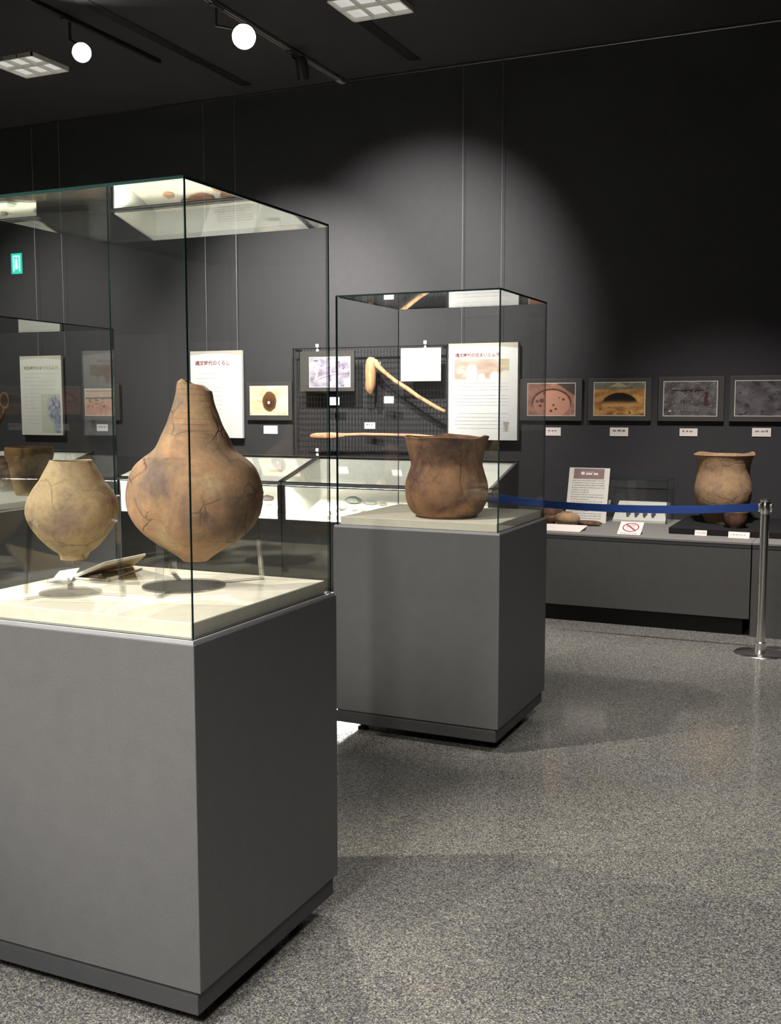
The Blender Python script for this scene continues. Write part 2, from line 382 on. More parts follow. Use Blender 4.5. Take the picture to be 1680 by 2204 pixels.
def spotlight(loc, aim, label, lens_mat, head=.062, ceil_x=None):
    loc = Vector(loc)
    t = empty('track_spotlight', loc, label, 'spotlight', 'spotlights hanging from the ceiling tracks')
    q = (Vector(aim) - loc).to_track_quat('-Z', 'Y').to_matrix().to_4x4()
    h = MB().lathe([(0, .10), (head * .55, .10), (head * .9, .07), (head, .02), (head, -.075), (head * .93, -.078), (head * .93, -.05), (0, -.05)], 32)
    h.v = [q @ v for v in h.v]; h.build('lamp_housing', M_DGLOSS, t, smooth=True)
    l = MB().lathe([(head * .90, -.052), (head * .90, -.060), (head * .5, -.066), (0, -.068)], 32)
    l.v = [q @ v for v in l.v]; l.build('lamp_lens', lens_mat, t, smooth=True)
    top = Vector((0 if ceil_x is None else ceil_x - loc.x, 0, ZC - .028 - loc.z))
    MB().tube([Vector((top.x, top.y, top.z)), Vector((top.x, top.y, .10)), Vector((0, 0, .04))], .011, 10).bevbox((top.x - .02, -.07, top.z - .012), (top.x + .02, .07, top.z), .004).build('stem', M_DGLOSS, t, smooth=True)
    return t
M_LENS = emit('lit_lamp_lens', (1, .94, .88), 60)
M_LENSOFF = simple('unlit_lamp_lens', (.35, .33, .30), .2)
spotlight(LAMP_A, (0, 0, 1.5), 'larger blazing spotlight on the pale ceiling track', M_LENS, .085, -4.20)
spotlight(LAMP_B, (0, 0, 1.5), 'smaller blazing spotlight left of the pale ceiling track', M_LENS, .070, -5.30)
pf = at(650, 150, X=-4.12)
spotlight(pf, (pf.x - .1, YW, 1.3), 'dark unlit-looking spotlight near the wall end of the track', M_LENSOFF, .05, -4.20)

# louvered ceiling lights
M_LPAN = emit('dim_ceiling_light_panel', (1, .97, .90), 0.24)
def louver(c0, c1, label, nx=3, ny=2):
    x0, y0 = c0; x1, y1 = c1
    t = empty('ceiling_light', ((x0 + x1) / 2, (y0 + y1) / 2, ZC), label, 'ceiling light', 'recessed louvered ceiling lights')
    a, b = (x1 - x0) / 2, (y1 - y0) / 2
    MB().box((-a + .01, -b + .01, -.004), (a - .01, b - .01, -.001)).build('diffuser', M_LPAN, t)
    f = MB()
    for (p, q) in (((-a, -b), (a, -b + .012)), ((-a, b - .012), (a, b)), ((-a, -b), (-a + .012, b)), ((a - .012, -b), (a, b))):
        f.box((p[0], p[1], -.032), (q[0], q[1], 0))
    f.build('frame', M_LOUV, t)
    g = MB()
    for i in range(1, nx):
        xx = -a + 2 * a * i / nx; g.prism([(xx - .002, -.030), (xx + .002, -.030), (xx + .010, -.005), (xx - .010, -.005)], 1, -b, b)
    for j in range(1, ny):
        yy = -b + 2 * b * j / ny; g.prism([(yy - .002, -.030), (yy + .002, -.030), (yy + .010, -.005), (yy - .010, -.005)], 0, -a, a)
    g.build('louver_grid', M_LOUV, t); return t
zz = ZC - .045
A = at(57, 173, Z=zz); B = at(150, 157, Z=zz); Cc = at(72, 125, Z=zz)
louver((A.x, Cc.y - .02), (B.x, A.y + .0), 'louvered square ceiling light at the far left')
A = at(762, 53, Z=zz); B = at(890, 30, Z=zz); Cc = at(700, 8, Z=zz)
louver((A.x, Cc.y), (B.x, A.y), 'louvered square ceiling light above the picture wall, right of the lamps')

# ------------------------------------------------------------------ free standing cases
def pane(parent, a, b, name='glass_pane'):
    d = [b[i] - a[i] for i in range(3)]; k = d.index(min(d))
    big = {0: (3, 5), 1: (2, 4), 2: (0, 1)}[k]
    mi = [0 if i in big else 1 for i in range(6)]
    return MB().box(a, b, mi).build(name, [GLASS, EDGE], parent)
def display_case(loc, w, d, ztop, label, rz=0, zt=.950, sag=0.0):
    """origin: floor point under the front right body corner; body reaches to -w and +d"""
    t = empty('display_case', loc, label, 'display case', 'tall free standing glass display cases', rz)
    MB().bevbox((-w, 0, .108), (0, d, zt), .002).build('body', M_BODY, t)
    MB().box((-w + .016, .008, .096), (-.016, d - .016, .108)).bevbox((-w + .006, .003, .05), (-.010, d - .012, .1), .002).build('plinth', M_PLINTH, t)
    for (x, y) in ((-.10, .10), (-w + .10, .10), (-.10, d - .10), (-w + .10, d - .10)):
        MB().lathe([(.025, 0), (.025, .012), (.012, .016), (.012, .052)], 16, (x, y, 0)).build('levelling_foot', M_BLKM, t, smooth=True)
    MB().box((-w + .004, .004, zt), (-.004, d - .004, zt + .0085)).build('metal_ledge', M_RAIL, t)
    g = .012; th = .007; z0 = zt + .0085; z1 = ztop - th
    pane(t, (-w + g, g, z0), (-g, g + th, z1)); pane(t, (-w + g, d - g - th, z0), (-g, d - g, z1))
    pane(t, (-g - th, g + th, z0), (-g, d - g - th, z1)); pane(t, (-w + g, g + th, z0), (-w + g + th, d - g - th, z1))
    top = pane(t, (-w + g, g, z1), (-g, d - g, ztop), 'glass_top')
    for v in top.data.vertices: v.co.z -= (v.co.y - g) * sag
    return t
def platform(loc, w, d, label, rz=0, m=None):
    return tag(MB().bevbox((-w, 0, 0), (0, d, .037), .003).build('display_platform', m or M_CREAM, loc=loc, rz=rz), label, 'platform', 'cream boards inside the tall cases')
C1 = (-1.388, 1.968); W1, D1 = .79, .71
display_case((C1[0], C1[1], 0), W1, D1, 2.002, 'nearest tall glass case on a grey pedestal, holding two round-bellied jars', sag=.0036)
platform((C1[0] - .022, C1[1] + .026, .9587), W1 - .046, D1 - .055, 'cream cloth board in the nearest case under the round jars')
C2 = (-1.400, 4.195)
display_case((C2[0], C2[1], 0), W1, D1, 1.978, 'middle tall glass case on a grey pedestal, holding one flared brown pot')
platform((C2[0] - .022, C2[1] + .026, .9587), W1 - .046, D1 - .055, 'cream cloth board in the middle case under the flared brown pot')
rz3 = R(4.5)
c3o = Vector((-4.47, 5.55, 0)) - Matrix.Rotation(rz3, 4, 'Z') @ Vector((0, 1.43, 0))
display_case(c3o, 1.05, 1.43, 1.985, 'wide glass case at the left edge holding a flared pot, seen through the nearest case', rz3, .90)
platform(c3o + Matrix.Rotation(rz3, 4, 'Z') @ Vector((-.022, .026, .9087)), 1.05 - .046, 1.43 - .055, 'white board in the left edge case under two flared pots', rz3, M_WHITE)

# ------------------------------------------------------------------ pots
def smoothprof(p, n=5):
    """Catmull-Rom through the profile points"""
    out = []
    for i in range(len(p) - 1):
        p0 = p[max(i - 1, 0)]; p1 = p[i]; p2 = p[i + 1]; p3 = p[min(i + 2, len(p) - 1)]
        for k in range(n):
            t = k / n
            out.append(tuple(.5 * ((2 * p1[j]) + (-p0[j] + p2[j]) * t + (2 * p0[j] - 5 * p1[j] + 4 * p2[j] - p3[j]) * t * t + (-p0[j] + 3 * p1[j] - 3 * p2[j] + p3[j]) * t ** 3) for j in (0, 1)))
    out.append(p[-1]); return out
def pot(name, axis, prof_px, mat, label, cat='pot', wall=.009, rim=None, bump=.003, seg=112, lean=0, zbase=None, group=None, extra=None, seed=0.):
    """prof_px: (photo row, radius in photo pixels) from rim down to foot, on the vertical axis"""
    P = Vector((axis[0], axis[1], 1.2))
    pts = []
    for (y, r) in prof_px:
        z = zpix(P, y); pts.append((r * depth((P.x, P.y, z)) / FPX, z))
    z0 = pts[-1][1] if zbase is None else zbase
    sh = z0 - pts[-1][1]
    outer = [(r, z - z0 + sh) for r, z in smoothprof(pts)]
    zt = outer[0][1]; H = zt
    inner = [(max(r - wall, .004), z) for r, z in outer if z > .02 * H + wall]
    prof = [(0.0001, 0)] + outer[::-1] + [(max(outer[0][0] - wall * .5, .003), zt + wall * .35)] + inner + [(0.0001, inner[-1][1] - .002)]
    def fn(p, a):
        n_ = noise.noise(Vector((p.x * 9 + seed, p.y * 9, p.z * 9))) + .5 * noise.noise(Vector((p.x * 25, p.y * 25 + seed, p.z * 25)))
        rr = Vector((p.x, p.y, 0))
        if rr.length > .01 and p.z > .004: p = p + rr.normalized() * n_ * bump
        if rim:
            f = max(0, (p.z / H - .72) / .28) ** 1.6 if p.z < H else 1
            p.z += rim(a) * f
        return p
    mb = MB().lathe(prof, seg, fn=fn)
    if extra: extra(mb, outer, H)
    ob = mb.build(name, mat, smooth=True, loc=(axis[0], axis[1], z0), angle=60)
    ob.rotation_euler.y = lean
    return tag(ob, label, cat, group)

toward = math.atan2(-2.33, 1.71)      # direction pot -> camera
def rim_big(a):
    # lip broken away: high at the left of the picture, sloping down to the right
    x = math.cos(a - YAW)              # +1 = right side in the picture
    return -.009 * x + .004 * math.exp(-((x + .75) / .3) ** 2) - .005 * sm(x, .6, 1) + .0015 * math.sin(5 * a)
axb = at(419, 1140, Y=2.335)
big = pot('round_bellied_jar', (axb.x, axb.y), [(829, 33), (832, 36.5), (842, 38.5), (856, 41), (873, 46), (890, 52), (913, 60), (938, 72), (958, 80.5), (971, 90), (986, 110), (1000, 125.5), (1014, 134.5), (1030, 140.5), (1048, 144.5), (1067, 145.3), (1097, 141.5), (1126, 127.5), (1150, 107), (1168, 83), (1183, 58), (1198, 36), (1206, 27)],
    M_POT_BIG, 'large orange-brown jar with round belly and tall broken neck on clear stand', 'jar', rim=rim_big, bump=.0022, seg=160, seed=2.2, lean=.018)
def lump(mb, outer, H): pass
axs = at(156, 1120, Y=2.27)
small = pot('short_necked_jar', (axs.x, axs.y), [(992, 44.5), (1000, 48), (1014, 57), (1034, 68), (1045, 77), (1057, 85), (1075, 94), (1100, 97), (1118, 93), (1135, 84.5), (1157, 69), (1178, 48.5), (1190, 33), (1203, 27)],
    M_POT_SM, 'smaller ochre jar with short open mouth left of the large jar', 'jar', rim=lambda a: .0015 * math.sin(2 * a), seed=5., wall=.0055)
def rim_c2(a):
    return -.003 + .004 * math.sin(4 * a + 1.0) + .006 * max(0, math.cos(3 * a + .4)) ** 6
axc = at(960, 1108, Y=4.415)
c2pot = pot('flared_brown_pot', (axc.x, axc.y), [(936, 91.5), (944, 88), (957, 85), (980, 78.5), (997, 76.3), (1013, 81), (1030, 87), (1050, 89), (1075, 86), (1093, 77.5), (1102, 69), (1108, 58)],
    M_POT_C2, 'flared brown pot with wavy rim and dark scorch marks in the middle case', 'pot', rim=rim_c2, bump=.004, zbase=.9958, seed=7.)
ZR = .612 + .045
axr = at(1553, 1120, Y=7.82)
potr = pot('waisted_buff_pot', (axr.x, axr.y), [(1004, 63), (1009, 60), (1020, 56.5), (1038, 54), (1062, 57.5), (1082, 59.5), (1104, 56), (1123, 47), (1139, 38), (1148, 34)],
    M_POT_R, 'waisted buff pot with flared corner-peaked rim behind the blue belt', 'pot', rim=lambda a: .004 + .020 * max(0, math.cos(a - .45)) ** 20 + .012 * max(0, math.cos(a - 2.6)) ** 10, zbase=ZR, seed=9.)
axt = at(1581, 1148, Z=ZR)
axt = at(1581, 1148, Y=7.54)
pot('small_dark_bowl', (axt.x, axt.y), [(1119, 26), (1123, 25.5), (1132, 25), (1142, 23), (1152, 19)], M_POT_DK,
    'small dark bowl standing just in front of the waisted buff pot', 'bowl', zbase=ZR, bump=.002, seg=64)

# pots in the left edge case
axd = at(66, 1060, Y=4.97)
pot('flared_scorched_pot', (axd.x, axd.y), [(966, 50), (972, 51), (985, 50), (1000, 45), (1015, 42), (1035, 38), (1055, 34), (1068, 30)], M_POT_C3,
    'flared pot with black scorched band in the left edge case', 'pot', zbase=.9458, seed=3., seg=96)
axe = at(4, 1052, Y=5.25)
pot('tapered_cup_pot', (axe.x, axe.y), [(982, 44), (990, 41), (1005, 36), (1030, 30), (1050, 26)], M_POT_C3,
    'tapered pale pot cut by the left edge of the photo', 'pot', zbase=.9458, seed=6., seg=80)
# spouted jar whose ring handle shows at the left edge
ax_ = at(-34, 1000, Y=5.0)
hj = empty('ring_handled_jar', (ax_.x, ax_.y, .9458), 'tall jar whose orange ring handle shows at the left edge of the photo', 'jar')
MB().lathe(smoothprof([(.045, 0), (.075, .08), (.09, .18), (.07, .30), (.045, .40), (.048, .50)]) + [(.042, .50), (.03, .30), (.03, .05), (0.001, .04)], 48).build('jar_body', M_POT_C3, hj, smooth=True)
h0 = at(10, 862, Y=5.0) - Vector((ax_.x, ax_.y, .9458))
pts = [h0 + Rv * .028 * math.cos(a) + Vector((0, 0, .046 * math.sin(a))) for a in [2 * math.pi * k / 20 for k in range(21)]]
MB().tube(pts, .0075, 10).build('ring_handle', M_SHERD, hj, smooth=True)
MB().tube([h0 + Vector((0, 0, -.045)), h0 + Vector((-.01, 0, -.08)), Vector((.03, 0, .30))], [.010, .011, .02], 10).build('handle_stem', M_POT_C3, hj, smooth=True)

# ------------------------------------------------------------------ clear stands, caption cards in the nearest case
ZP = .9957
def clear_stand(c, ring_r, post_pts, top_z, label):
    t = empty('clear_jar_stand', (c[0], c[1], ZP), label, 'stand', 'clear plastic jar stands in the nearest case')
    MB().lathe([(0.0001, 0), (ring_r, 0), (ring_r, .004), (ring_r - .001, .005), (0.0001, .005)], 72).build('base_disc', ACRYL, t, smooth=True)
    for (x, y) in post_pts:
        v = Vector((x - c[0], y - c[1], 0)); n = v.normalized(); s = Vector((-n.y, n.x, 0)) * .012
        tz = top_z - ZP
        p0 = v; p1 = v - n * .018
        m = MB()
        for (q0, q1, h0_, h1_) in ((p0, p1, 0, tz),):
            a = [q0 - s, q0 + s, q0 + s - n * .006, q0 - s - n * .006]
            b = [q1 - s * .75 + Vector((0, 0, h1_)), q1 + s * .75 + Vector((0, 0, h1_)), q1 + s * .75 - n * .006 + Vector((0, 0, h1_)), q1 - s * .75 - n * .006 + Vector((0, 0, h1_))]
            m.add(a + b, [(0, 1, 2, 3), (4, 7, 6, 5), (0, 4, 5, 1), (1, 5, 6, 2), (2, 6, 7, 3), (3, 7, 4, 0)])
        # short arm reaching in to the belly
        m.tube([p1 + Vector((0, 0, tz - .004)), p1 - n * .012 + Vector((0, 0, tz + .002)), p1 - n * .026 + Vector((0, 0, tz - .014))], .0045, 8)
        m.build('post', ACRYL, t)
        # foot bar that ties the post to the disc
        MB().box((-.007, 0, 0), (.007, max(v.length - ring_r, .01) + .02, .005), 0, Matrix.Translation(v - n * .0) @ Matrix.Rotation(math.atan2(n.y, n.x) + math.pi / 2, 4, 'Z')).build('foot', ACRYL, t)
    return t
def P2(x, y): q = at(x, y, Z=ZP); return (q.x, q.y)
clear_stand(P2(396, 1262), .115, [P2(342, 1288), P2(372, 1235), P2(566, 1246)], zpix(Vector((*P2(342, 1288), 0)), 1124), 'clear plastic three-post stand under the large round-bellied jar')
clear_stand(P2(152, 1277), .082, [P2(54, 1291), P2(268, 1283), P2(150, 1246)], zpix(Vector((*P2(54, 1291), 0)), 1124), 'clear plastic three-post stand under the smaller ochre jar')
# folded caption board (white edges, tan faces)
q = [at(157, 1247, Z=ZP), at(238, 1250, Z=ZP), at(318, 1228, Z=ZP)]
def slab(corners, th, name, mats, label, cat, rimw=.006, group=None):
    """thick card through 4 corners (last two are the raised edge)"""
    c = [Vector(p) for p in corners]; n = (c[1] - c[0]).cross(c[3] - c[0]).normalized()
    m = MB(); m.add([p for p in c] + [p + n * th for p in c], [(0, 1, 2, 3), (4, 7, 6, 5), (0, 4, 5, 1), (1, 5, 6, 2), (2, 6, 7, 3), (3, 7, 4, 0)], 0)
    o = c[0].copy()
    return tag(m.build(name, mats, loc=o, off=o), label, cat, group)
t = empty('folded_caption_board', (q[0].x, q[0].y, ZP), 'bent white and tan caption board behind the two jars', 'caption board')
pw = at(157, 1240, Y=2.50)
def quad(mb, pts, th, mi=0):
    c = [Vector(p) for p in pts]; n = (c[1] - c[0]).cross(c[-1] - c[0]).normalized() * th; k = len(c)
    return mb.add(c + [p + n for p in c], [tuple(range(k)), tuple(range(2 * k - 1, k - 1, -1))] + [(i, (i + 1) % k, k + (i + 1) % k, k + i) for i in range(k)], mi)
o = Vector((q[0].x, q[0].y, ZP))
a0 = at(157, 1246, Z=ZP + .001) ; a1 = at(232, 1252, Z=ZP + .001); a2 = at(305, 1225, Z=ZP + .001); a3 = at(290, 1221, Z=ZP + .001)
r0 = at(157, 1244, Y=a0.y); r1 = at(226, 1213, Y=a0.y + .03); r2 = at(313, 1193, Y=a0.y + .10); r3 = at(312, 1199, Y=a0.y + .09)
quad(MB(), [p - o for p in (a0, a1, a2, a3)], .003).build('base_leaf', M_WOODT, t)
quad(MB(), [p - o for p in (a0 + Vector((0, 0, .004)), a3 + Vector((-.01, 0, .004)), r2, r1)], .003).build('raised_leaf', M_WOODT, t)
MB().tube([p - o for p in (a0 + Vector((0, 0, .005)), r1, r2)], [.006, .0055, .003], 8).build('white_edge_strip', M_PAPER, t)
MB().tube([p - o for p in (a0 + Vector((0, 0, .003)), a1 + Vector((0, 0, .003)), a2 + Vector((0, 0, .003)))], .003, 8).build('white_edge_strip', M_PAPER, t)
t = empty('small_caption_card', at(110, 1254, Z=ZP), 'small mauve-shaded white caption card left of the bent board', 'caption card')
o = t.location
quad(MB(), [p - o for p in (at(106, 1256, Z=ZP), at(150, 1257, Z=ZP), at(171, 1224, Y=2.46), at(128, 1231, Y=2.46))], .003).build('card', M_PAPER, t)
MB().box((-.01, 0.0, 0), (.05, .004, .006)).build('foot', M_PAPER, t)
# clear ledges lying on the board
for i, (x0, x1, y) in enumerate(((88, 140, 1262), (182, 236, 1257))):
    p0 = at(x0, y, Z=ZP); p1 = at(x1, y, Z=ZP)
    tag(MB().box((0, 0, 0), (p1.x - p0.x, .05, .003)).box((0, 0, 0), (.003, .05, .014)).box((p1.x - p0.x - .003, 0, 0), (p1.x - p0.x, .05, .014)).build('clear_card_holder', ACRYL, loc=(p0.x, p0.y + .02, ZP + .0055)),
        ('clear card holder lying left on the small jar stand disc', 'clear card holder lying right on the small jar stand disc')[i], 'card holder')

# ------------------------------------------------------------------ counter along the wall
YC = 7.07; HC = .612
def counter(x0, x1, label, recess=True):
    t = empty('wall_counter', ((x0 + x1) / 2, YC, 0), label, 'counter', 'grey cloth covered counters along the wall')
    a = (x1 - x0) / 2; d = YW - .01 - YC
    MB().box((-a + .003, .0, .115 if recess else 0.0), (a - .003, d, HC - .012)).build('front_panel', M_COUNT, t)
    MB().box((-a, -.004, HC - .012), (a, d, HC)).build('top', M_CTOP, t)
    MB().box((-a + .003, -.002, HC - .035), (a - .003, .01, HC - .0125)).build('top_edge_trim', M_PLINTH, t)
    if recess: MB().box((-a + .045, .035, 0), (a - .045, d, .115)).build('toe_kick', M_BLACK, t)
    return t
XJ = at(1613, 1300, Y=YC).x; XS = -2.40
counter(XS, XJ - .001, 'long grey counter right of the showcases carrying pots and signs')
counter(XJ + .001, 4.2, 'grey counter section behind the steel post at the right edge', False)

# sloped glass showcases standing on dark base cabinets
M_TUBE = emit('lit_showcase_tube', (1, .98, .90), 9)
def showcase(x0, x1, label):
    w = x1 - x0; t = empty('sloped_showcase', (x0, YC, 0), label, 'showcase', 'sloped glass showcases along the wall')
    d = .60; zf = .905; zb = 1.065; z0 = HC
    MB().box((0, 0, 0.1), (w, YW - .012 - YC, z0 - .004)).box((.04, .04, 0), (w - .04, d, .1)).build('base_cabinet', M_COUNT, t)
    MB().box((.012, .02, z0 - .004), (w - .012, d, z0)).build('inner_floor', M_WHITE, t)
    MB().box((.012, d - .012, z0), (w - .012, d, zb - .012)).build('inner_back', M_WHITE, t)
    for xa in (0, w - .012):
        inner = 1 if xa == 0 else 0
        m = MB(); xo = xa if xa == 0 else w; xi = .012 if xa == 0 else w - .012
        m.prism([(0, z0 - .004), (d, z0 - .004), (d, zb - .006), (0, zf - .006)], 0, min((xo + xi) / 2, xo), max((xo + xi) / 2, xo), 0)
        m.prism([(.01, z0), (d - .012, z0), (d - .012, zb - .01), (.01, zf - .01)], 0, min((xo + xi) / 2, xi), max((xo + xi) / 2, xi), 1)
        m.build('side_panel', [M_BLKM, M_WHITE], t)
    MB().box((0, -.004, z0 - .004), (.03, .012, zf), 0).build('corner_post', M_DGLOSS, t)
    MB().box((w - .03, -.004, z0 - .004), (w, .012, zf), 0).build('corner_post', M_DGLOSS, t)
    pane(t, (.03, 0, z0), (w - .03, .005, zf - .03), 'front_glass')
    MB().bevbox((0, -.006, zf - .030), (w, .022, zf - .004), .004).build('front_rail', M_RAIL, t)
    MB().box((0, -.004, zf - .040), (w, .016, zf - .032)).build('rail_gasket', M_BLKM, t)
    s = (zb - zf) / d
    vs = []
    m = MB(); m.add([(0, 0, zf), (w, 0, zf), (w, d, zb), (0, d, zb), (0, 0, zf - .005), (w, 0, zf - .005), (w, d, zb - .005), (0, d, zb - .005)],
        [(0, 1, 2, 3), (4, 7, 6, 5), (0, 4, 5, 1), (1, 5, 6, 2), (2, 6, 7, 3), (3, 7, 4, 0)], [0, 0, 1, 1, 1, 1])
    m.build('sloped_glass_top', [GLASS, EDGE], t)
    for xa in (0, w - .022):
        m = MB(); m.add([(xa, 0, zf), (xa + .022, 0, zf), (xa + .022, d, zb), (xa, d, zb), (xa, 0, zf + .004), (xa + .022, 0, zf + .004), (xa + .022, d, zb + .004), (xa, d, zb + .004)],
            [(0, 3, 2, 1), (4, 5, 6, 7), (0, 1, 5, 4), (1, 2, 6, 5), (2, 3, 7, 6), (3, 0, 4, 7)]); m.build('top_frame_bar', M_DGLOSS, t)
    MB().box((0, d - .02, zb + .002), (w, d + .02, zb + .010)).box((0, d, z0), (w, d + .02, zb + .002)).build('rear_rail', M_DGLOSS, t)
    MB().box((.03, .03, zf - .028), (w - .03, .045, zf - .012)).build('light_tube', M_TUBE, t)
    a = area('showcase_light', (x0 + w / 2, YC + .06, zf - .035), (R(-22), 0, 0), w - .1, .03, 15.0 * w, (1, .98, .90))
    return t
X2a = at(605, 1037, Y=YC).x; X1a = at(252, 1028, Y=YC).x
showcase(X1a, X2a - .004, 'left sloped showcase behind the large jar, with red-brown sherds inside')
showcase(X2a + .004, XS - .02, 'right sloped showcase with rounded stones, behind the middle case')
showcase(X1a - 2.3, X1a - .75, 'far left sloped showcase behind the left edge case')

def stone(loc, sx, sy, sz, mat, label, name='stone', cat='stone', group=None, seed=0, rz=0, flat=False):
    bm = bmesh.new(); bmesh.ops.create_icosphere(bm, subdivisions=3, radius=1)
    for v in bm.verts:
        n_ = noise.noise(v.co * 1.3 + Vector((seed, seed, 0))) * .3 + noise.noise(v.co * 3.1 + Vector((seed, 0, 0))) * .1
        v.co *= 1 + n_
        if flat: v.co.z = max(-.6, min(.6, v.co.z))
        v.co = Vector((v.co.x * sx, v.co.y * sy, v.co.z * sz))
    mz = min(v.co.z for v in bm.verts)
    for v in bm.verts: v.co.z -= mz
    me = bpy.data.meshes.new(name); bm.to_mesh(me); bm.free(); me.materials.append(mat)
    for p in me.polygons: p.use_smooth = True
    o = bpy.data.objects.new(name, me); COL.objects.link(o); o.location = loc; o.rotation_euler.z = rz
    return tag(o, label, cat, group)
ZS = HC
# slanted display boards inside the showcases and the things on them
YB0 = YC + .08; SL = .36; BT = math.atan(SL)
def bz(y): return ZS + .036 + (y - YB0) * SL
def slant_board(x0, x1, label):
    t = MB().prism([(YB0, ZS + .001), (YB0 + .45, ZS + .001), (YB0 + .45, bz(YB0 + .45) - .0005), (YB0, bz(YB0) - .0005)], 0, x0, x1)
    o = ((x0 + x1) / 2, YB0, ZS + .0005)
    tag(t.build('slanted_display_board', M_CREAM, loc=o, off=o), label, 'display board', 'slanted cream boards in the showcases')
def onb(x, y, mirrored=False):
    """point of the slanted board seen at photo pixel (x, y), directly or mirrored in the nearest case's glass top"""
    lo, hi = YB0, YB0 + .45
    for _ in range(40):
        m = (lo + hi) / 2; p = at(x, y, Y=m); z = 2 * 1.995 - p.z if mirrored else p.z
        if (z > bz(m)) : lo = m
        else: hi = m
    p = at(x, y, Y=lo); return Vector((p.x, lo, bz(lo)))
slant_board(at(655, 1112, Y=YB0).x, XS - .12, 'slanted cream board in the right showcase carrying grey stones')
slant_board(X1a + .06, at(588, 1110, Y=YB0).x, 'slanted cream board in the left showcase carrying sherds')
slant_board(X1a - 2.2, X1a - .85, 'slanted cream board in the far left showcase')
stl = [((716, 1101), .036, .026, .012, M_WHITE, 'pale flat stone at the front left of the stone group'),
       ((713, 1107), .015, .013, .012, M_STONED, 'tiny dark red pebble at the front left of the stone group'),
       ((737, 1097), .040, .030, .020, M_STONE, 'rounded grey stone below the biggest stone, left'),
       ((760, 1083), .066, .040, .026, M_STONE, 'biggest grey-green stone in the right showcase'),
       ((762, 1099), .034, .024, .015, M_STONE, 'grey stone directly in front of the biggest stone'),
       ((781, 1101), .026, .020, .013, M_STONE, 'small round grey stone at the front right of the group'),
       ((797, 1086), .056, .022, .015, M_STONE, 'long narrow grey stone right of the biggest stone'),
       ((824, 1088), .032, .020, .012, M_STONE, 'oval grey stone at the far right of the stone group'),
       ((866, 1094), .045, .026, .018, M_SHERD, 'pinkish stone beside the wooden lath in the right showcase')]
def put(o): o.rotation_euler.x = BT; return o
for i, ((x, y), a, b, c, m, lb) in enumerate(stl):
    p = onb(x, y)
    put(stone(p + Vector((0, 0, .0008)), a, b, c, m, lb, group='stones in the right showcase', seed=i * 3.7))
p0 = onb(778, 1111) + Vector((0, 0, .012)); p1 = onb(868, 1088) + Vector((0, 0, .012))
tag(MB().tube([p0, p0.lerp(p1, .5) + Vector((0, 0, .003)), p1], [.006, .009, .006], 10).build('wooden_lath', M_WOODT, smooth=True, loc=p0, off=p0),
    'thin brown wooden lath lying between stones and the brown pot', 'wooden artifact')
put(stone(onb(577, 1076) + Vector((0, 0, .001)), .055, .035, .018, M_STONED, 'dark flat stone at the right end of the left showcase', seed=50))
put(stone(onb(574, 1087) + Vector((0, 0, .001)), .05, .012, .006, M_SHERD, 'thin reddish flake in front of the dark flat stone', 'stone_flake', seed=53))
for i, (x, y, a, b, lb) in enumerate(((361, 424, .055, .045, 'lone small red-brown sherd, leftmost in the reflection'), (432, 430, .12, .065, 'largest red-brown sherd, shallow bowl shaped'),
        (400, 436, .05, .025, 'thin red-brown sherd left of the largest sherd'), (466, 410, .055, .05, 'round red-brown sherd above the largest sherd'), (487, 424, .065, .05, 'red-brown sherd right of the largest sherd'),
        (512, 431, .07, .045, 'broad red-brown sherd right of centre'), (514, 417, .035, .022, 'narrow red-brown sherd behind the broad one'), (550, 423, .045, .028, 'red-brown sherd at the right end of the reflection'), (466, 437, .022, .014, 'smallest red-brown sherd'))):
    p = onb(x, y - 17, True)
    put(stone(p + Vector((0, 0, .001)), a * .95, b * .95, .016, M_SHERD, lb + ' on the left showcase board', 'pottery_sherd', 'sherd', 'sherds in the left showcase', seed=60 + i * 2.3, flat=True))
for i in range(6):
    fx = X1a - 2.05 + i * .2; fy = YB0 + .12 + .12 * (i % 2)
    put(stone((fx, fy, bz(fy) + .001), .035 + .01 * (i % 3), .03, .014, M_STONE, 'grey stone tool on the slanted board of the far left showcase', 'stone_tool', 'stone', 'stone tools in the far left showcase', seed=90 + i * 2.3))

def lines_mesh(x0, x1, z0, z1, n, y=0., h=.0042, seed=1, m=None, parent=None, name='printed_text', indent=.0):
    rnd = random.Random(seed); mb = MB()
    for i in range(n):
        z = z1 - (z1 - z0) * (i + .5) / n; xe = x1 - (x1 - x0) * (rnd.choice((0, 0, 0, .02, .45)) if i else 0); x = x0 + (indent if i % 4 == 0 else 0)
        while x < xe - h:
            w = rnd.uniform(h * .7, h * 2.6); w = min(w, xe - x); hh = h * rnd.uniform(.55, 1)
            mb.add([(x, y, z), (x + w, y, z), (x + w, y, z + hh), (x, y, z + hh)], [(0, 1, 2, 3)]); x += w + h * rnd.uniform(.3, 1.0)
    return mb.build(name, m or M_INKL, parent)
def text(body, size, loc, parent, m, name='title_text', rot=(math.pi / 2, 0, 0), align='LEFT', bold=0.0):
    c = bpy.data.curves.new(name, 'FONT'); c.body = body; c.size = size; c.extrude = .0004; c.align_x = align; c.offset = bold
    c.materials.append(m); tmp = bpy.data.objects.new('tmp', c); COL.objects.link(tmp); bpy.context.view_layer.update()
    me = bpy.data.meshes.new_from_object(tmp.evaluated_get(bpy.context.evaluated_depsgraph_get())); me.name = name; bpy.data.objects.remove(tmp)
    o = bpy.data.objects.new(name, me); COL.objects.link(o); o.parent = parent; o.location = loc; o.rotation_euler = rot; return o

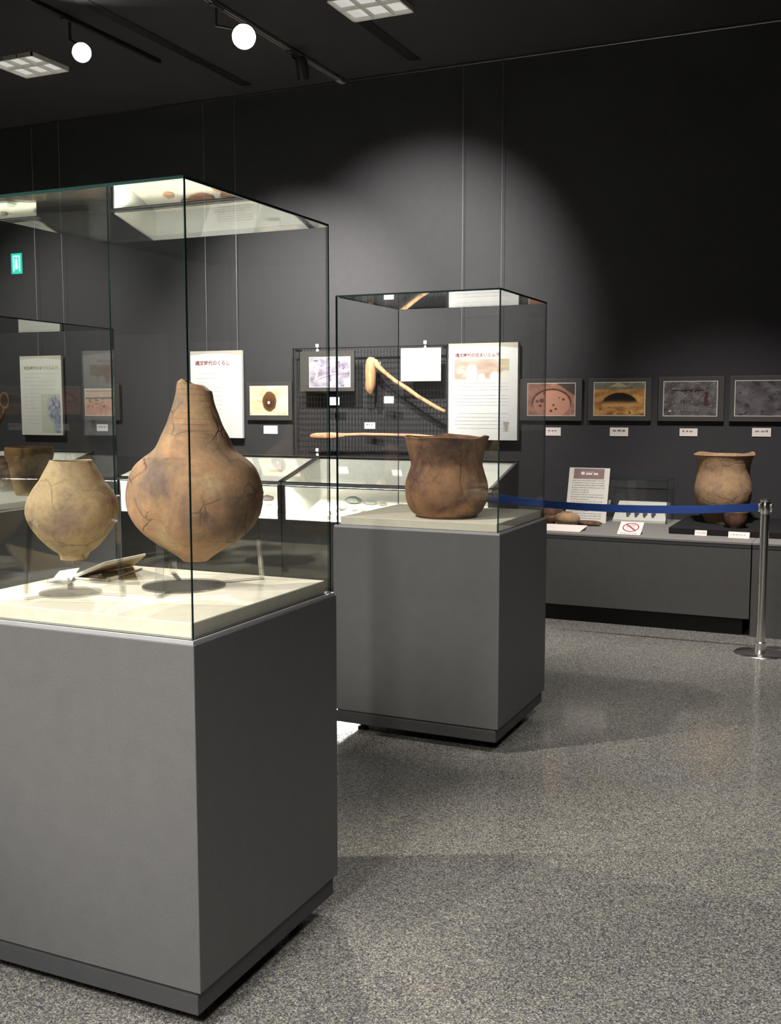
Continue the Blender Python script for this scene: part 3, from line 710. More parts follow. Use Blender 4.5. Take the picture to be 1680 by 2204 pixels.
# text panel and cards inside the showcases
p = at(575, 1030, Y=YC + .52); 
tag(MB().box((0, 0, 0), (.13, .003, .062)).build('caption_card', M_PAPER, loc=(p.x - .02, YC + .575, .955)), 'white caption card on the back panel of the left showcase', 'caption card')
e = empty('showcase_text_sheet', (X1a + .62, YC + .575, HC + .05), 'printed text sheet fixed to the back inside the left showcase', 'text sheet')
MB().box((0, 0, 0), (.42, .003, .30)).build('sheet', M_PAPERY, e)
lines_mesh(.03, .39, .03, .27, 12, -.001, .006, 3, M_INK, e)

# ------------------------------------------------------------------ wall hung panels and frames
def wall_xy(x, y, Y=YW): p = at(x, y, Y=Y); return p.x, p.z
def panel_rect(x0, y0, x1, y1, Y):
    a = at(x0, y0, Y=Y); b = at(x1, y1, Y=Y); return a.x, a.z, b.x, b.z   # left, top, right, bottom
def hdr(w, h, band, parent, y, m):
    """coloured head band with an arched lower edge"""
    n = 20; top = [(i / n * w, h) for i in range(n + 1)]
    low = [(i / n * w, h - band * (1.0 - .55 * math.sin(math.pi * (i / n * .85 + .12)))) for i in range(n + 1)]
    mb = MB(); mb.add([(x, y, z) for x, z in top + low], [(i, i + n + 1, i + n + 2, i + 1) for i in range(n)]); return mb.build('head_band', m, parent)

# printed pictures: per-vertex print colours on a fine grid
def nz(u, v, s, seed=0.): return noise.noise(Vector((u * s + seed, v * s + seed * .7, seed)))
def fbm(u, v, s, seed=0., oct=4):
    t = 0; a = .5
    for k in range(oct): t += a * nz(u, v, s * 2 ** k, seed + k * 7.1); a *= .5
    return t
PICM = {}
def pic_mat(name):
    t = NT(name); b = t.n('ShaderNodeBsdfPrincipled'); b.inputs['Roughness'].default_value = .55; b.inputs['Specular IOR Level'].default_value = .25
    a = t.n('ShaderNodeAttribute'); a.attribute_name = 'print'; t.l(a.outputs['Color'], b.inputs['Base Color']); t.l(b.outputs[0], t.out.inputs[0]); return t.m
M_PRINT = pic_mat('photo_print')
def picture(w, h, fn, parent, loc, nx=90, name='photo_print'):
    ny = int(nx * h / w); me = bpy.data.meshes.new(name)
    vs = [(i / nx * w, 0, j / ny * h) for j in range(ny + 1) for i in range(nx + 1)]
    fs = [(j * (nx + 1) + i, j * (nx + 1) + i + 1, (j + 1) * (nx + 1) + i + 1, (j + 1) * (nx + 1) + i) for j in range(ny) for i in range(nx)]
    me.from_pydata(vs, [], fs); at_ = me.color_attributes.new('print', 'FLOAT_COLOR', 'POINT')
    for k, v in enumerate(vs):
        c = fn(v[0] / w, v[2] / h); at_.data[k].color = (*srgb(tuple(max(0, min(255, x)) for x in c)), 1)
    me.materials.append(M_PRINT); o = bpy.data.objects.new(name, me); COL.objects.link(o); o.parent = parent; o.location = loc; return o
def lerp(a, b, t): t = max(0, min(1, t)); return tuple(a[i] + (b[i] - a[i]) * t for i in range(3))

def hole_pic(u, v):        # oval pit in pale orange ground
    c = lerp((236, 205, 160), (250, 232, 200), .5 + fbm(u, v, 3, 3) * 1.6)
    c = lerp(c, (222, 170, 120), sm(fbm(u, v, 5, 9), .12, .3) * .7)
    d = math.hypot((u - .52) / .19, (v - .47) / .36) + .06 * nz(u, v, 9, 2)
    c = lerp(c, (110, 74, 44), 1 - sm(d, .92, 1.05)); c = lerp(c, (62, 42, 26), (1 - sm(d, .4, .95)) * (1 - sm(v, .25, .75)))
    if abs(u - .50) < .03 and abs(v - .43) < .045: c = (250, 250, 250)
    return c
def camp_pic(u, v):        # brick-red ground with a dark band and posts
    c = lerp((178, 120, 92), (206, 150, 118), .5 + fbm(u, v, 4, 5) * 1.5)
    if v > .6: c = lerp((170, 140, 118), (196, 166, 140), .5 + fbm(u, v, 6, 8))
    c = lerp(c, (70, 58, 60), sm(.035 - abs(v - .66 - .02 * nz(u, 0, 6, 1)), 0, .02)); c = lerp(c, (80, 70, 70), sm(.02 - abs(v - .93), 0, .02))
    c = lerp(c, (92, 70, 60), sm(fbm(u, v, 9, 12) - .12, 0, .1) * (v < .62) * (v > .22))
    for px_ in (.52, .57, .66, .7): c = lerp(c, (110, 74, 60), sm(.008 - abs(u - px_ - .02 * v), 0, .006) * (v < .42))
    return c
def dig_pic(u, v):         # grey-lilac excavation with a bent stick
    c = lerp((120, 116, 128), (186, 176, 196), .5 + fbm(u, v, 4, 21) * 1.8)
    c = lerp(c, (98, 92, 104), sm(fbm(u, v, 9, 25), .16, .34))
    d1 = abs((v - .2) - (u - .12) * .9) if u < .62 else 9
    y = .18 + .34 * (1 - math.exp(-(u - .08) * 3)); c = lerp(c, (196, 178, 168), sm(.022 - abs(v - y), 0, .015) * (u > .08) * (u < .7))
    x = .14 + .10 * (v - .15); c = lerp(c, (204, 178, 160), sm(.03 - abs(u - x - .05 * (v - .2)), 0, .02) * (v > .15) * (v < .55))
    c = lerp(c, (84, 76, 88), sm(.012 - abs(v - y + .05), 0, .01) * (u > .12)); return c
def ring_pic(u, v):        # pink ground, round house pit
    c = lerp((146, 102, 86), (186, 138, 116), .5 + fbm(u, v, 5, 31) * 1.4)
    d = math.hypot((u - .51) / .41, (v - .36) / .46) + .03 * nz(u, v, 8, 3)
    c = lerp(c, (72, 46, 42), sm(.07 - abs(d - 1.0), 0, .05) * sm(v, .2, .5)); c = lerp(c, (194, 142, 120), 1 - sm(d, .9, .98))
    for (x, y, r) in ((.76, .5, .035), (.55, .32, .03), (.6, .2, .035), (.5, .14, .04), (.27, .3, .04), (.3, .46, .06), (.2, .44, .04), (.35, .7, .03), (.67, .55, .02)):
        c = lerp(c, (104, 58, 46), 1 - sm(math.hypot(u - x, (v - y) * .75), r * .6, r))
    if u + v > 1.62: c = lerp(c, (60, 54, 52), .8)
    return c
def cave_pic(u, v):        # dark half-dome pit in yellow-brown earth
    c = lerp((150, 104, 60), (212, 166, 96), .5 + fbm(u, v, 5, 41) * 1.6)
    if v > .80: c = lerp((96, 92, 80), (150, 146, 124), .5 + fbm(u, v, 9, 45)); 
    if v > .86 and abs(u - .48) < .2 * (1.02 - v) / .16: c = (176, 172, 140)
    d = math.hypot((u - .51) / .37, (v - .30) / .40)
    if v > .28 + .05 * (u - .5): c = lerp(c, (34, 27, 24), (1 - sm(d, .93, 1.02)) * sm(v, .28, .52)); c = lerp(c, (206, 160, 100), (1 - sm(d, .9, 1.)) * (1 - sm(v, .28, .46)))
    c = lerp(c, (110, 70, 50), sm(fbm(u, v, 12, 47), .12, .3) * (v < .26)); return c
def slab_pic(u, v):        # grey pit with a dark upper edge
    c = lerp((72, 68, 68), (118, 114, 114), .5 + fbm(u, v, 5, 51) * 1.7)
    c = lerp(c, (34, 32, 36), sm(.035 - abs(v - .74 + .01 * nz(u, 0, 9)), 0, .03) * (u > .17) * (u < .75))
    c = lerp(c, (40, 38, 40), sm(.06 - math.hypot(u - .36, v - .42), 0, .05)); c = lerp(c, (70, 44, 44), sm(.06 - abs(u - .8), 0, .05) * (v > .3) * (v < .7))
    if nz(u, v, 38, 5) > .52: c = (176, 172, 168)
    if math.hypot(u - .12, v - .14) < .028: c = (190, 186, 180)
    return c
def dim_pic(u, v):
    c = lerp((76, 72, 76), (112, 108, 112), .5 + fbm(u, v, 4, 61) * 1.6); c = lerp(c, (60, 56, 60), sm(fbm(u, v, 7, 66), .1, .3)); return c
def people_pic(u, v):      # pale village scene
    c = lerp((188, 162, 146), (208, 188, 174), .5 + fbm(u, v, 4, 71) * 1.5)
    c = lerp(c, (240, 222, 196), sm(fbm(u, v, 3, 75), .05, .3)); c = lerp(c, (206, 204, 160), sm(u, .8, 1) * sm(v, .4, .8))
    for (x, w_, t_) in ((.32, .10, .82), (.74, .09, .50), (.94, .10, .55), (.5, .07, .42)):
        body = 1 - sm(math.hypot((u - x) / w_, max(0, v - t_ + .25) / .22), .8, 1.1); c = lerp(c, (240, 238, 224), body)
        c = lerp(c, (222, 186, 160), 1 - sm(math.hypot((u - x), (v - t_ - .03) * .45), .03, .05))
    if v < .2: c = lerp(c, (244, 240, 230), sm(.2 - v, 0, .2))
    return c
def tree_pic(u, v):        # blue-grey tree fading into the paper
    base = (205, 207, 186); d = math.hypot((u - .72) / .5, (v - .62) / .42)
    c = lerp(base, lerp((110, 124, 150), (186, 190, 200), .5 + fbm(u, v, 9, 81) * 2), (1 - sm(d, .5, 1.05)) * sm(u, .1, .45))
    c = lerp(c, lerp((112, 126, 146), (170, 176, 186), .5 + fbm(u, v, 12, 85) * 2), sm(u - .35 * (1 - v) * .3, .45, .75) * (1 - sm(v, .3, .7)) * .9); return c

def text_panel(x0, y0, x1, y1, Y, th, label, title, tm, body, wires=None, band=.06, face=None, pic=None):
    l, tz, r, bz = panel_rect(x0, y0, x1, y1, Y); w, h = r - l, tz - bz
    t = empty('text_panel', (l, Y, bz), label, 'text panel', 'printed text panels hung on the wall')
    MB().box((0, 0, 0), (w, th, h)).build('board', [face or M_PAPER], t)
    hdr(w, h, h * band, t, -.0012, M_HEADP)
    if title: text(title[0], w * title[1], (w * .10, -.0016, h * title[2]), t, tm, bold=.0006)
    for b in body: lines_mesh(w * b[0], w * b[1], h * b[2], h * b[3], b[4], -.0012, b[5] if len(b) > 5 else .005, b[4], M_INKL, t, indent=.02)
    if pic: picture(w * (pic[1] - pic[0]), h * (pic[3] - pic[2]), pic[4], t, (w * pic[0], -.0014, h * pic[2]), 70, 'printed_picture')
    text('43', w * .035, (w * .93, -.0016, h * .915), t, M_INKL, 'page_number') if False else None
    return t, l, tz, w, h
def wire(x, ytop, ybot, Y, label):
    a = at(x, ytop, Y=Y); z1 = ZC - .02; z0 = at(x, ybot, Y=Y).z
    t = empty('hanging_wire', (a.x, Y, z0), label, 'wire', 'thin steel hanging wires')
    MB().tube([(0, 0, 0), (0, 0, z1 - z0)], .0016, 6).build('strand', M_WIRE, t)
    MB().tube([(0, 0, z1 - z0 - .03), (0, 0, z1 - z0)], .005, 8).build('rail_hook', M_ALU, t)
YP = YW - .06
text_panel(42, 767, 136, 937, YP, .03, 'pale green-white text panel with a blue tree print, farthest left', ('弥生時代のまつりとムラ', .075, .83), M_OLIVE,
    [(.10, .86, .55, .80, 5, .0045), (.10, .52, .12, .55, 9, .0045)], face=M_PAPERY, pic=(.5, .96, .03, .52, tree_pic))
text_panel(409, 756.5, 522, 943, YP, .03, 'bright white text panel directly behind the large jar neck', ('縄文時代のくらし', .085, .84), M_RED,
    [(.12, .62, .05, .76, 14, .0045)])
p3, l3, t3, w3, h3 = text_panel(965, 740, 1112, 948, YP - .02, .055, 'white text panel with a faded village picture, seen through the middle case', ('縄文時代の住まいとムラ', .0585, .862), M_RED,
    [(.10, .86, .50, .60, 3, .005), (.10, .88, .34, .475, 4, .005), (.10, .86, .10, .29, 5, .005)], pic=(.09, .88, .60, .835, people_pic))
picture(w3 * .09, h3 * .10, lambda u, v: (176, 168, 158) if abs(u - .5) < .38 - .2 * (1 - v) + .1 * (v > .8) else (216, 214, 206), p3, (w3 * .80, -.0014, h3 * .09), 24, 'printed_pot_picture')
for x, yb, lb in ((57, 767, 'left steel wire above the pale green-white text panel'), (116, 767, 'right steel wire above the pale green-white text panel'),
              (432, 756, 'left steel wire above the bright white text panel'), (500, 756, 'right steel wire above the bright white text panel'),
              (1002, 741, 'left steel wire above the village picture panel'), (1089, 741, 'right steel wire above the village picture panel')):
    # wires are vertical in the room: take the position from the row where each meets its panel
    wire(x if x < 900 else (998 if x < 1050 else 1084), 0, yb, YP - .004, lb)

def photo_frame(x0, y0, x1, y1, px0, py0, px1, py1, fn, label, tilt=0, dz=0, Y=None, th=.022, lean=0):
    Y = Y or (YW - th - .012)
    l, tz, r, bz = panel_rect(x0, y0, x1, y1, Y); w, h = r - l, tz - bz
    t = empty('framed_photo', (l, Y, bz), label, 'framed photo', 'framed excavation photos on the wall')
    MB().bevbox((0, 0, 0), (w, th, h), .002).build('frame', M_FRAME, t)
    a, b, c, d = panel_rect(px0, py0, px1, py1, Y)
    MB().box((a - l - .005, -.0015, d - bz - .005), (c - l + .005, .0, b - bz + .005)).build('mount', M_FRAMEW, t)
    picture(c - a, b - d, fn, t, (a - l, -.0022, d - bz)); 
    if lean: t.rotation_euler = lean
    return t
photo_frame(174, 828, 258, 905, 183, 838, 248, 894, camp_pic, 'framed photo of red ground with a dark band, left of the large jar')
photo_frame(530, 823, 628, 905, 538, 832, 619, 893, hole_pic, 'framed photo of an oval pit with a white spot in pale earth')
photo_frame(1117, 816, 1251, 906, 1136, 826, 1236, 894, ring_pic, 'framed photo of a round pink pit, leftmost of the four framed photos at right')
photo_frame(1266, 814, 1400, 906, 1279, 824, 1386, 894, cave_pic, 'framed photo of a dark half-dome pit in yellow earth')
photo_frame(1417, 811, 1556, 907, 1429, 822, 1541, 895, slab_pic, 'framed grey photo of a pit with a straight dark edge')
photo_frame(1571, 809, 1712, 908, 1583, 820, 1700, 895, dim_pic, 'framed dim grey photo cut by the right edge')
def wall_label(x0, y0, x1, y1, label, chars=None, Y=None, name='caption_label'):
    Y = Y or YW - .006
    l, tz, r, bz = panel_rect(x0, y0, x1, y1, Y); w, h = r - l, tz - bz
    t = empty(name, (l, Y, bz), label, 'caption label', 'small white caption labels on the wall')
    MB().box((0, 0, 0), (w, .004, h)).build('card', M_PAPERP if x0 > 1100 else M_PAPER, t)
    if chars: lines_mesh(w * .16, w * .84, h * .34, h * .74, 1, -.001, h * .22, int(x0), M_INK, t)
    return t
wall_label(208, 913, 232, 928, 'small caption label under the photo of red ground', 1)
wall_label(567, 916, 597, 934, 'small caption label under the oval pit photo')
wall_label(1174, 920, 1206, 938, 'small caption label under the round pink pit photo', 1)
wall_label(1312, 920, 1351, 939, 'small caption label under the half-dome pit photo', 1)
wall_label(1462, 922, 1500, 939, 'small caption label under the photo with a straight dark edge', 1)
wall_label(1618, 921, 1658, 940, 'small caption label under the dim grey photo at the right edge', 1)

# ------------------------------------------------------------------ wire mesh board with wooden tools
YG = YW - .10
gl, gt, gr_, gb = panel_rect(630, 750, 962, 1010, YG)
g = empty('wire_mesh_board', (gl, YG, gb), 'black wire mesh board on the wall holding the wooden tools', 'mesh board')
w, h = gr_ - gl, gt - gb
m = MB(); f = .009
for (a, b) in (((0, 0), (w, f)), ((0, h - f), (w, h)), ((0, 0), (f, h)), ((w - f, 0), (w, h))): m.box((a[0], -.006, a[1]), (b[0], .006, b[1]))
m.build('frame', M_BLKM, g)
m = MB(); n = int(w / .030); k = int(h / .046)
for i in range(1, n): m.box((w * i / n - .0016, -.002, 0), (w * i / n + .0016, .001, h))
for j in range(1, k): m.box((0, .001, h * j / k - .0016), (w, .004, h * j / k + .0016))
m.build('wire_grid', M_BLKM, g)
for (x, z) in ((.02, h - .03), (w - .05, h - .03), (.02, .05), (w - .05, .05)): MB().box((x, .004, z), (x + .02, YW - YG, z + .02)).build('spacer', M_BLKM, g)

YT = YG - .035
fr = photo_frame(645, 757, 762, 842, 666, 770, 753, 832, dig_pic, 'framed lilac-grey dig photo clipped to the mesh board', Y=YG - .04, th=.018)
# white blank card
l, tz, r, bz = panel_rect(862, 750, 948, 820, YG - .05)
t = empty('white_card', (l, YG - .05, bz), 'large blank-looking white card clipped to the mesh board', 'card')
MB().bevbox((0, 0, 0), (r - l, .008, tz - bz), .002).build('board', M_PAPER, t)
def clip(x, y, label, Y):
    p = at(x, y, Y=Y)
    t = empty('white_clip', p, label, 'clip', 'small white clips')
    MB().bevbox((-.012, -.006, -.03), (.012, .006, -.005), .003).bevbox((-.006, -.004, -.01), (.006, .004, .02), .002).bevbox((-.012, -.016, .012), (.016, -.004, .042), .003).build('clip_body', M_CLIP, t)
clip(683, 751, 'white clip on top of the lilac-grey dig photo', YG - .03)
clip(915, 744, 'white clip on top of the blank white card', YG - .03)
clip(683, 975, 'white clip below the left end of the paddle', YG - .03)
wall_label(707, 855, 730, 872, 'small caption label under the lilac-grey dig photo', None, YG - .02)
wall_label(826, 853, 847, 868, 'small caption label under the adze haft', None, YG - .02)
wall_label(784, 909, 807, 923, 'small caption label above the wooden paddle', 1, YG - .02)
# adze haft
def PT(x, y, d=0): return at(x, y, Y=YT - d)
h0 = PT(800, 772); t = empty('wooden_adze_haft', h0, 'bent wooden adze haft hanging on the mesh board', 'wooden tool')
o = h0
sc = depth(h0) / FPX
MB().tube([PT(x, y) - o for x, y in ((800, 769), (799, 775), (798, 785), (797.5, 800), (797.5, 815), (797, 828), (796, 836), (797, 845), (798, 849))],
          [6 * sc, 10.5 * sc, 12 * sc, 12 * sc, 11.5 * sc, 11.5 * sc, 11 * sc, 6.5 * sc, 3 * sc], 16).build('adze_head', M_WOOD, t, smooth=True)
MB().tube([PT(x, y, .004) - o for x, y in ((799, 776), (807, 780), (815, 790), (830, 804), (850, 820), (875, 836), (900, 854), (920, 866), (940, 878), (957, 886))],
          [6 * sc, 8 * sc, 6 * sc, 4.6 * sc, 4.6 * sc, 5 * sc, 4.6 * sc, 4.6 * sc, 4.6 * sc, 3.6 * sc], 12).build('handle', M_WOOD, t, smooth=True)
MB().tube([PT(818, 779, .0) - o, PT(818, 784, .02) - o], .003, 6).build('hook', M_CLIP, t)
# paddle
p0 = PT(667, 938); t = empty('wooden_paddle', p0, 'long pinkish wooden paddle lying level across the mesh board', 'wooden tool')
def flat_tube(pts, rads, ky, seg=12):
    mb = MB().tube([(p[0], 0, p[2]) for p in pts], rads, seg)
    for v in mb.v: v.y *= ky
    return mb
rel = lambda x, y: (PT(x, y) - p0)
flat_tube([rel(x, y) for x, y in ((666, 938), (670, 938.5), (680, 938), (700, 938), (715, 937.5), (728, 937), (745, 936.5))], [.5 * sc, 4.5 * sc, 6.5 * sc, 7 * sc, 7 * sc, 5.5 * sc, 4 * sc], .35).build('blade', M_WOODP, t, smooth=True)
flat_tube([rel(x, y) for x, y in ((741, 936.5), (780, 935), (830, 936), (870, 937), (900, 938), (935, 939))], [4 * sc, 3.6 * sc, 3.6 * sc, 3.6 * sc, 3.6 * sc, 1.6 * sc], .8).build('shaft', M_WOODP, t, smooth=True)

# ------------------------------------------------------------------ things on the right counter
ZT = HC + .0005
# long black riser
rx0 = at(1437, 1149, Z=ZT); YR = rx0.y + .02
tag(MB().bevbox((0, 0, 0), (3.0, YW - .03 - YR, .043), .003).build('black_riser', M_BLACK, loc=(rx0.x, YR, ZT)), 'long low black riser under the waisted buff pot', 'riser')
# leaning information panel
lb = at(1216, 1128, Z=ZT); yb = 7.80
L0 = at(1214, 1122, Y=yb); R0 = at(1300, 1128, Y=yb)
l, r = at(1215, 1122, Y=yb).x, at(1305, 1125, Y=yb).x
t = empty('leaning_info_sheet', (l, yb, ZT), 'tall information sheet with a mauve heading leaning back on the counter', 'information sheet')
topz = at(1228, 1006, Y=yb + .12).z - ZT; wd = at(1315, 1006, Y=yb + .12).x - at(1228, 1006, Y=yb + .12).x
hh = math.hypot(topz, .12); t.rotation_euler.x = -math.atan2(.12, topz)
MB().box((0, 0, 0), (wd, .004, hh)).build('sheet', M_PAPERY, t)
MB().box((wd * .12, -.002, hh * .80), (wd * .87, 0, hh * .985)).build('heading_band', M_BAND, t)
lines_mesh(wd * .30, wd * .72, hh * .835, hh * .905, 1, -.003, .024, 8, M_PAPERP, t, 'heading_marks'); lines_mesh(wd * .42, wd * .62, hh * .905, hh * .93, 1, -.003, .005, 8, M_PAPERP, t, 'heading_marks')
lines_mesh(wd * .10, wd * .90, hh * .05, hh * .78, 17, -.001, .0052, 5, M_INK, t)
MB().prism([(.004, 0), (.10, 0), (.004, hh * .6)], 0, wd * .45, wd * .5).build('back_strut', M_PAPERY, t)
# small glass hood with sloped earring stand
gx0 = at(1301, 1125, Z=ZT).x; gy = 7.93; gx1 = at(1434, 1132, Y=gy).x; gz = at(1301, 1031, Y=gy).z
t = empty('glass_hood', (gx0, gy, ZT), 'low glass hood on the counter over a sloped white stand', 'glass hood')
wg, dg, hg = gx1 - gx0, .30, gz - ZT
pane(t, (0, 0, 0), (wg, .004, hg)); pane(t, (0, dg - .004, 0), (wg, dg, hg)); pane(t, (0, .004, 0), (.004, dg - .004, hg)); pane(t, (wg - .004, .004, 0), (wg, dg - .004, hg)); pane(t, (0, 0, hg), (wg, dg, hg + .004), 'glass_top')
sx0, sx1 = .035, wg - .015
t2 = empty('sloped_white_stand', (gx0, gy + .01, ZT), 'sloped white stand with small dark pendants inside the glass hood', 'sloped stand')
MB().prism([(.006, 0), (.26, 0), (.26, .140), (.235, .140), (.006, .018)], 0, sx0, sx1).build('wedge', M_PAPERY, t2)
ang = math.atan2(.122, .229)
for i in range(4):
    x = sx0 + (sx1 - sx0) * (.27 + .16 * i); f_ = .30
    p = Vector((gx0 + x, gy + .01 + .006 + .229 * f_, ZT + .018 + .122 * f_ + .0012))
    e = empty('dark_pendant', p, ('dark pendant on the sloped white stand, ' + ('leftmost of four', 'second from left', 'third from left', 'rightmost of four')[i]), 'pendant', 'small dark pendants on the white stand')
    Mx = Matrix.Rotation(ang, 4, 'X')
    a = MB().lathe([(0.0001, 0), (.014, .001), (.018, .006), (.014, .011), (0.0001, .012)], 16); a.v = [Mx @ v for v in a.v]; a.build('disc', M_STONED, e, smooth=True)
    b = MB().lathe([(0.0001, 0), (.008, .001), (.011, .005), (0.0001, .009)], 12, (0, -.03, 0)); b.v = [Mx @ v for v in b.v]; b.build('drop', M_STONED, e, smooth=True)
# sign: do not touch
def leaning_card(x0, yb0, x1, yt0, tilt, label, name, cat, m, Yb=None, base_z=None, shear=0):
    zt = base_z or ZT
    a = at(x0, yb0, Z=zt); b = at(x1, yb0, Y=a.y); wd = b.x - a.x
    t = empty(name, (a.x, a.y, zt), label, cat); 
    return t, wd
def card_rot(t, deg): t.rotation_euler.x = R(-deg)
t, wd = leaning_card(1327, 1150, 1377, 0, 0, 'white no-touching sign with a red crossed hand circle on the counter', 'no_touching_sign', 'sign', M_PAPERP)
TL = 62; hs = .155; card_rot(t, TL)
MB().box((0, -.003, 0), (wd, 0, hs)).build('card', M_PAPERP, t)
cxs, czs, rr = wd * .5, hs * .56, wd * .36
ring = MB(); n = 48
vs = [(cxs + rr * math.cos(2 * math.pi * k / n), -.0042, czs + rr * .95 * math.sin(2 * math.pi * k / n)) for k in range(n)] + [(cxs + rr * .85 * math.cos(2 * math.pi * k / n), -.0042, czs + rr * .8 * math.sin(2 * math.pi * k / n)) for k in range(n)]
ring.add(vs, [(k, (k + 1) % n, n + (k + 1) % n, n + k) for k in range(n)]).build('red_ring', M_REDR, t)
s_ = rr * .66; MB().add([(cxs - s_ - .004, -.0046, czs + s_ - .004), (cxs - s_ + .004, -.0046, czs + s_ + .004), (cxs + s_ + .004, -.0046, czs - s_ + .004), (cxs + s_ - .004, -.0046, czs - s_ - .004)], [(0, 1, 2, 3)]).build('red_slash', M_REDR, t)
hnd = MB()
def bar(x0, z0, x1, z1, w_): 
    d = Vector((x1 - x0, z1 - z0)).normalized(); q = Vector((-d.y, d.x)) * w_
    hnd.add([(cxs + x0 - q.x, -.0038, czs + z0 - q.y), (cxs + x1 - q.x, -.0038, czs + z1 - q.y), (cxs + x1 + q.x, -.0038, czs + z1 + q.y), (cxs + x0 + q.x, -.0038, czs + z0 + q.y)], [(0, 1, 2, 3)])
for (x, zt_) in ((-.020, .026), (-.008, .034), (.004, .036), (.016, .030)):
    bar(x, .0, x + .003, zt_, .0011); bar(x + .008, .0, x + .011, zt_, .0011); bar(x + .003, zt_, x + .011, zt_, .0011)
bar(-.022, 0, -.018, -.036, .0012); bar(.026, 0, .018, -.036, .0012); bar(-.022, 0, -.034, .012, .0012); bar(-.034, .012, -.030, -.008, .0012)
hnd.build('hand_outline', M_INK, t)
lines_mesh(wd * .10, wd * .90, hs * .04, hs * .13, 1, -.0042, .006, 9, M_INK, t)
MB().prism([(.001, .02), (.09, .085), (.001, .11)], 0, wd * .4, wd * .6, 0).build('easel_back', M_PAPERP, t)
def small_label(x0, x1, y, hs, TL, label, name='caption_label', lines=0, m=M_PAPERP, zz=None):
    t, wd = leaning_card(x0, y, x1, 0, 0, label, name, 'caption label', m, base_z=zz); card_rot(t, TL); t['group'] = 'caption labels lying on the counter'
    MB().box((0, -.003, 0), (wd, 0, hs)).build('card', m, t)
    MB().prism([(0.0, hs * .1), (hs * .25, hs * .3), (0.0, hs * .7)], 0, wd * .3, wd * .7).build('prop', m, t)
    if lines: lines_mesh(wd * .12, wd * .88, hs * .3, hs * .7, lines, -.0038, hs * .14, int(x0), M_INKL, t)
small_label(1494, 1520, 1153, .040, 24, 'small tilted caption label in front of the waisted buff pot', lines=1)
small_label(1566, 1612, 1158, .046, 28, 'wider tilted caption label in front of the small dark bowl', lines=1)
# wide white caption slab
a = at(1150, 1138, Z=ZT); b = at(1252, 1146, Z=ZT)
t = empty('wide_caption_slab', (b.x - .44, b.y, ZT), 'wide pinkish white caption slab on the counter beside the middle case', 'caption slab')
quad(MB(), [(0, 0, .002), (.42, 0, .002), (.445, .13, .035), (.03, .13, .035)], -.004).build('face', M_PAPERP, t)
quad(MB(), [(0, 0, 0), (.42, 0, 0), (.445, .13, 0), (.03, .13, 0)], .002).build('base', M_GREYC, t)
MB().box((.03, .12, 0), (.44, .126, .030)).build('prop', M_GREYC, t)
# round pots and slabs on the counter
def obj_pot(x, y, prof, mat, label, name, cat, Y=None):
    p = at(x, y, Z=ZT)
    mb = MB().lathe([(0.0001, 0)] + smoothprof(prof) + [(prof[-1][0] - .012, prof[-1][1] - .002), (prof[-1][0] - .01, prof[-1][1] - .03), (0.0001, .02)], 56,
                    fn=lambda q, a: q * (1 + .03 * nz(math.cos(a), math.sin(a), 2, x)))
    return tag(mb.build(name, mat, smooth=True, loc=(p.x, Y or p.y, ZT)), label, cat)
obj_pot(1229, 1129, [(.05, 0), (.075, .02), (.092, .05), (.08, .082), (.045, .10), (.04, .106)], M_POT_R, 'squat round brown pot in front of the leaning information sheet', 'squat_pot', 'pot', 7.50)
obj_pot(1182, 1124, [(.045, 0), (.075, .03), (.095, .07), (.085, .11), (.06, .14), (.055, .15)], M_POT_DK, 'dark round pot behind the squat brown pot', 'round_pot', 'pot', 7.72)
obj_pot(1186, 1128, [(.03, 0), (.045, .03), (.05, .055), (.04, .07)], M_POT_DK, 'tiny dark pot at the right edge of the middle case', 'tiny_pot', 'pot', 7.56)
p = at(1268, 1130, Z=ZT); stone((p.x, 7.62, ZT), .095, .05, .028, M_POT_DK, 'flat dark brown slab right of the squat pot', 'clay_slab', 'slab', seed=120, flat=True)
p = at(1135, 1100, Z=ZT); stone((p.x, 7.80, ZT), .26, .10, .065, M_STONE, 'large pale grey grinding stone seen through the right of the middle case', 'grinding_stone', 'stone', seed=131, flat=True)
p = at(1268, 1105, Z=ZT)
# narrow white card beside the glass hood
p = at(1310, 1125, Z=ZT)

# ------------------------------------------------------------------ belt barrier
def stanchion(x, y, label):
    t = empty('barrier_post', (x, y, 0), label, 'barrier post', 'polished steel belt barrier posts')
    MB().lathe([(0.0001, 0), (.150, 0), (.152, .004), (.146, .010), (.08, .018), (.036, .026), (0.0001, .026)], 64).build('base', M_CHROME, t, smooth=True)
    MB().lathe([(.0255, .024), (.0255, .85), (0.0001, .85)], 40).lathe([(.031, .026), (.031, .07), (.0256, .075)], 40).build('pole', M_CHROME, t, smooth=True)
    MB().lathe([(.028, .85), (.030, .853), (.030, .915), (.027, .92), (.027, .924), (.030, .928), (.030, .934), (.022, .939), (0.0001, .940)], 40).build('cap', M_CHROME, t, smooth=True)
    MB().bevbox((.024, -.018, .862), (.042, .018, .912), .003).bevbox((-.042, -.018, .862), (-.024, .018, .912), .003).build('belt_clip', M_CHROME, t, smooth=True)
    return t
ps = at(1635, 1407, Z=0); stanchion(ps.x, ps.y, 'polished steel barrier post at the right edge')
qx = at(985, 1066, Y=ps.y).x; stanchion(qx, ps.y, 'second steel barrier post hidden behind the flared brown pot')
mb = MB(); n = 40; x0, x1 = qx + .042, ps.x - .042; vs = []
for i in range(n + 1):
    u = i / n; x = x0 + (x1 - x0) * u; z = .888 - .042 * 4 * u * (1 - u) * (1 - .25 * (.5 - u)); tw = .006 * math.sin(u * math.pi * 2)
    vs += [(x, tw - .0008, z - .024), (x, -tw - .0008, z + .024), (x, -tw + .0008, z + .024), (x, tw + .0008, z - .024)]
fs = []
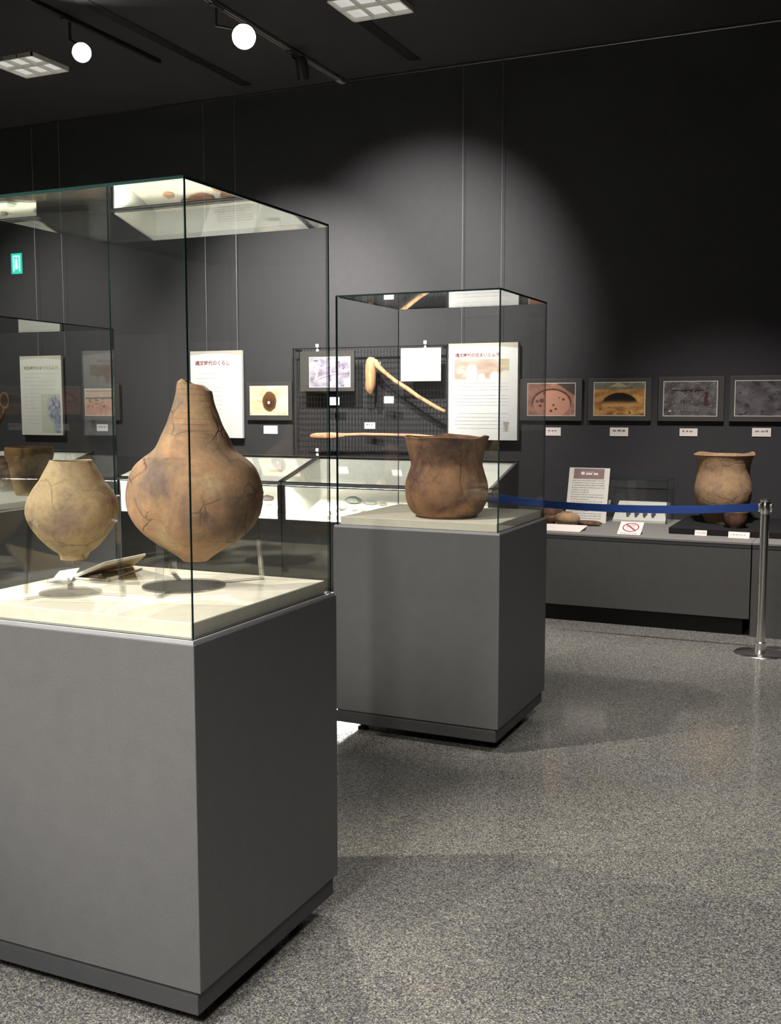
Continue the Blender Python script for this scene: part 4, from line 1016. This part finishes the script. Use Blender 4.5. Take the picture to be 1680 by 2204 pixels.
for i in range(n):
    a = i * 4; b = a + 4
    for k in range(4): fs.append((a + k, a + (k + 1) % 4, b + (k + 1) % 4, b + k))
o = Vector((x0, ps.y, .888)); mb.add([Vector(v) + Vector((0, ps.y, 0)) for v in vs], fs)
tag(mb.build('barrier_belt', M_BELT, smooth=True, loc=o, off=o), 'blue belt sagging between the two steel barrier posts', 'belt')

# ------------------------------------------------------------------ behind the photographer: seen only as reflections in the glass
def mirror(x, y, Ym, Yt):
    d = at(x, y, Y=Ym) - CAM; hit = CAM + d; k = (Yt - Ym) / (-d.y); return hit + Vector((d.x, -d.y, d.z)) * k
Ymir = C1[1] + .012
a = mirror(27, 546, Ymir, YF + .02); b = mirror(52, 590, Ymir, YF + .02)
xa, xb = sorted((a.x, b.x)); za, zb_ = sorted((a.z, b.z))
t = empty('exit_sign', (xa, YF + .02, za), 'green running-man exit sign seen reflected in the nearest case', 'exit sign')
w, h = xb - xa, zb_ - za
MB().bevbox((0, -.015, 0), (w, .03, h), .004).build('sign_box', M_BLKM, t)
MB().box((.004, .030, .004), (w - .004, .033, h - .004)).build('lit_face', emit('lit_green', (.0, .75, .50), 4.5), t)
f = MB(); e_ = emit('lit_white', (.6, 1, .95), 8)
for (x0, z0, x1, z1) in ((.2, .12, .26, .88), (.74, .12, .80, .88), (.2, .82, .8, .88), (.42, .5, .56, .7), (.4, .2, .47, .5), (.52, .25, .59, .5), (.46, .72, .54, .8)):
    f.box((w * x0, .033, h * z0), (w * x1, .035, h * z1))
f.build('running_figure', e_, t)
a = mirror(245, 722, Ymir, YF + .03); b = mirror(362, 985, Ymir, YF + .03)
xa, xb = sorted((a.x, b.x)); za, zb_ = sorted((a.z, b.z))
t = empty('wall_poster', (xa, YF + .002, za), 'large pale poster on the opposite wall, seen only as a faint reflection', 'poster')
MB().box((0, 0, 0), (xb - xa, .02, zb_ - za)).build('sheet', M_GREYC, t)
area('poster_fill', ((xa + xb) / 2, YF + 1.2, ZC - .1), (R(-35), 0, 0), 1.2, .3, 14)  # unseen lamp added to brighten the poster for its reflection
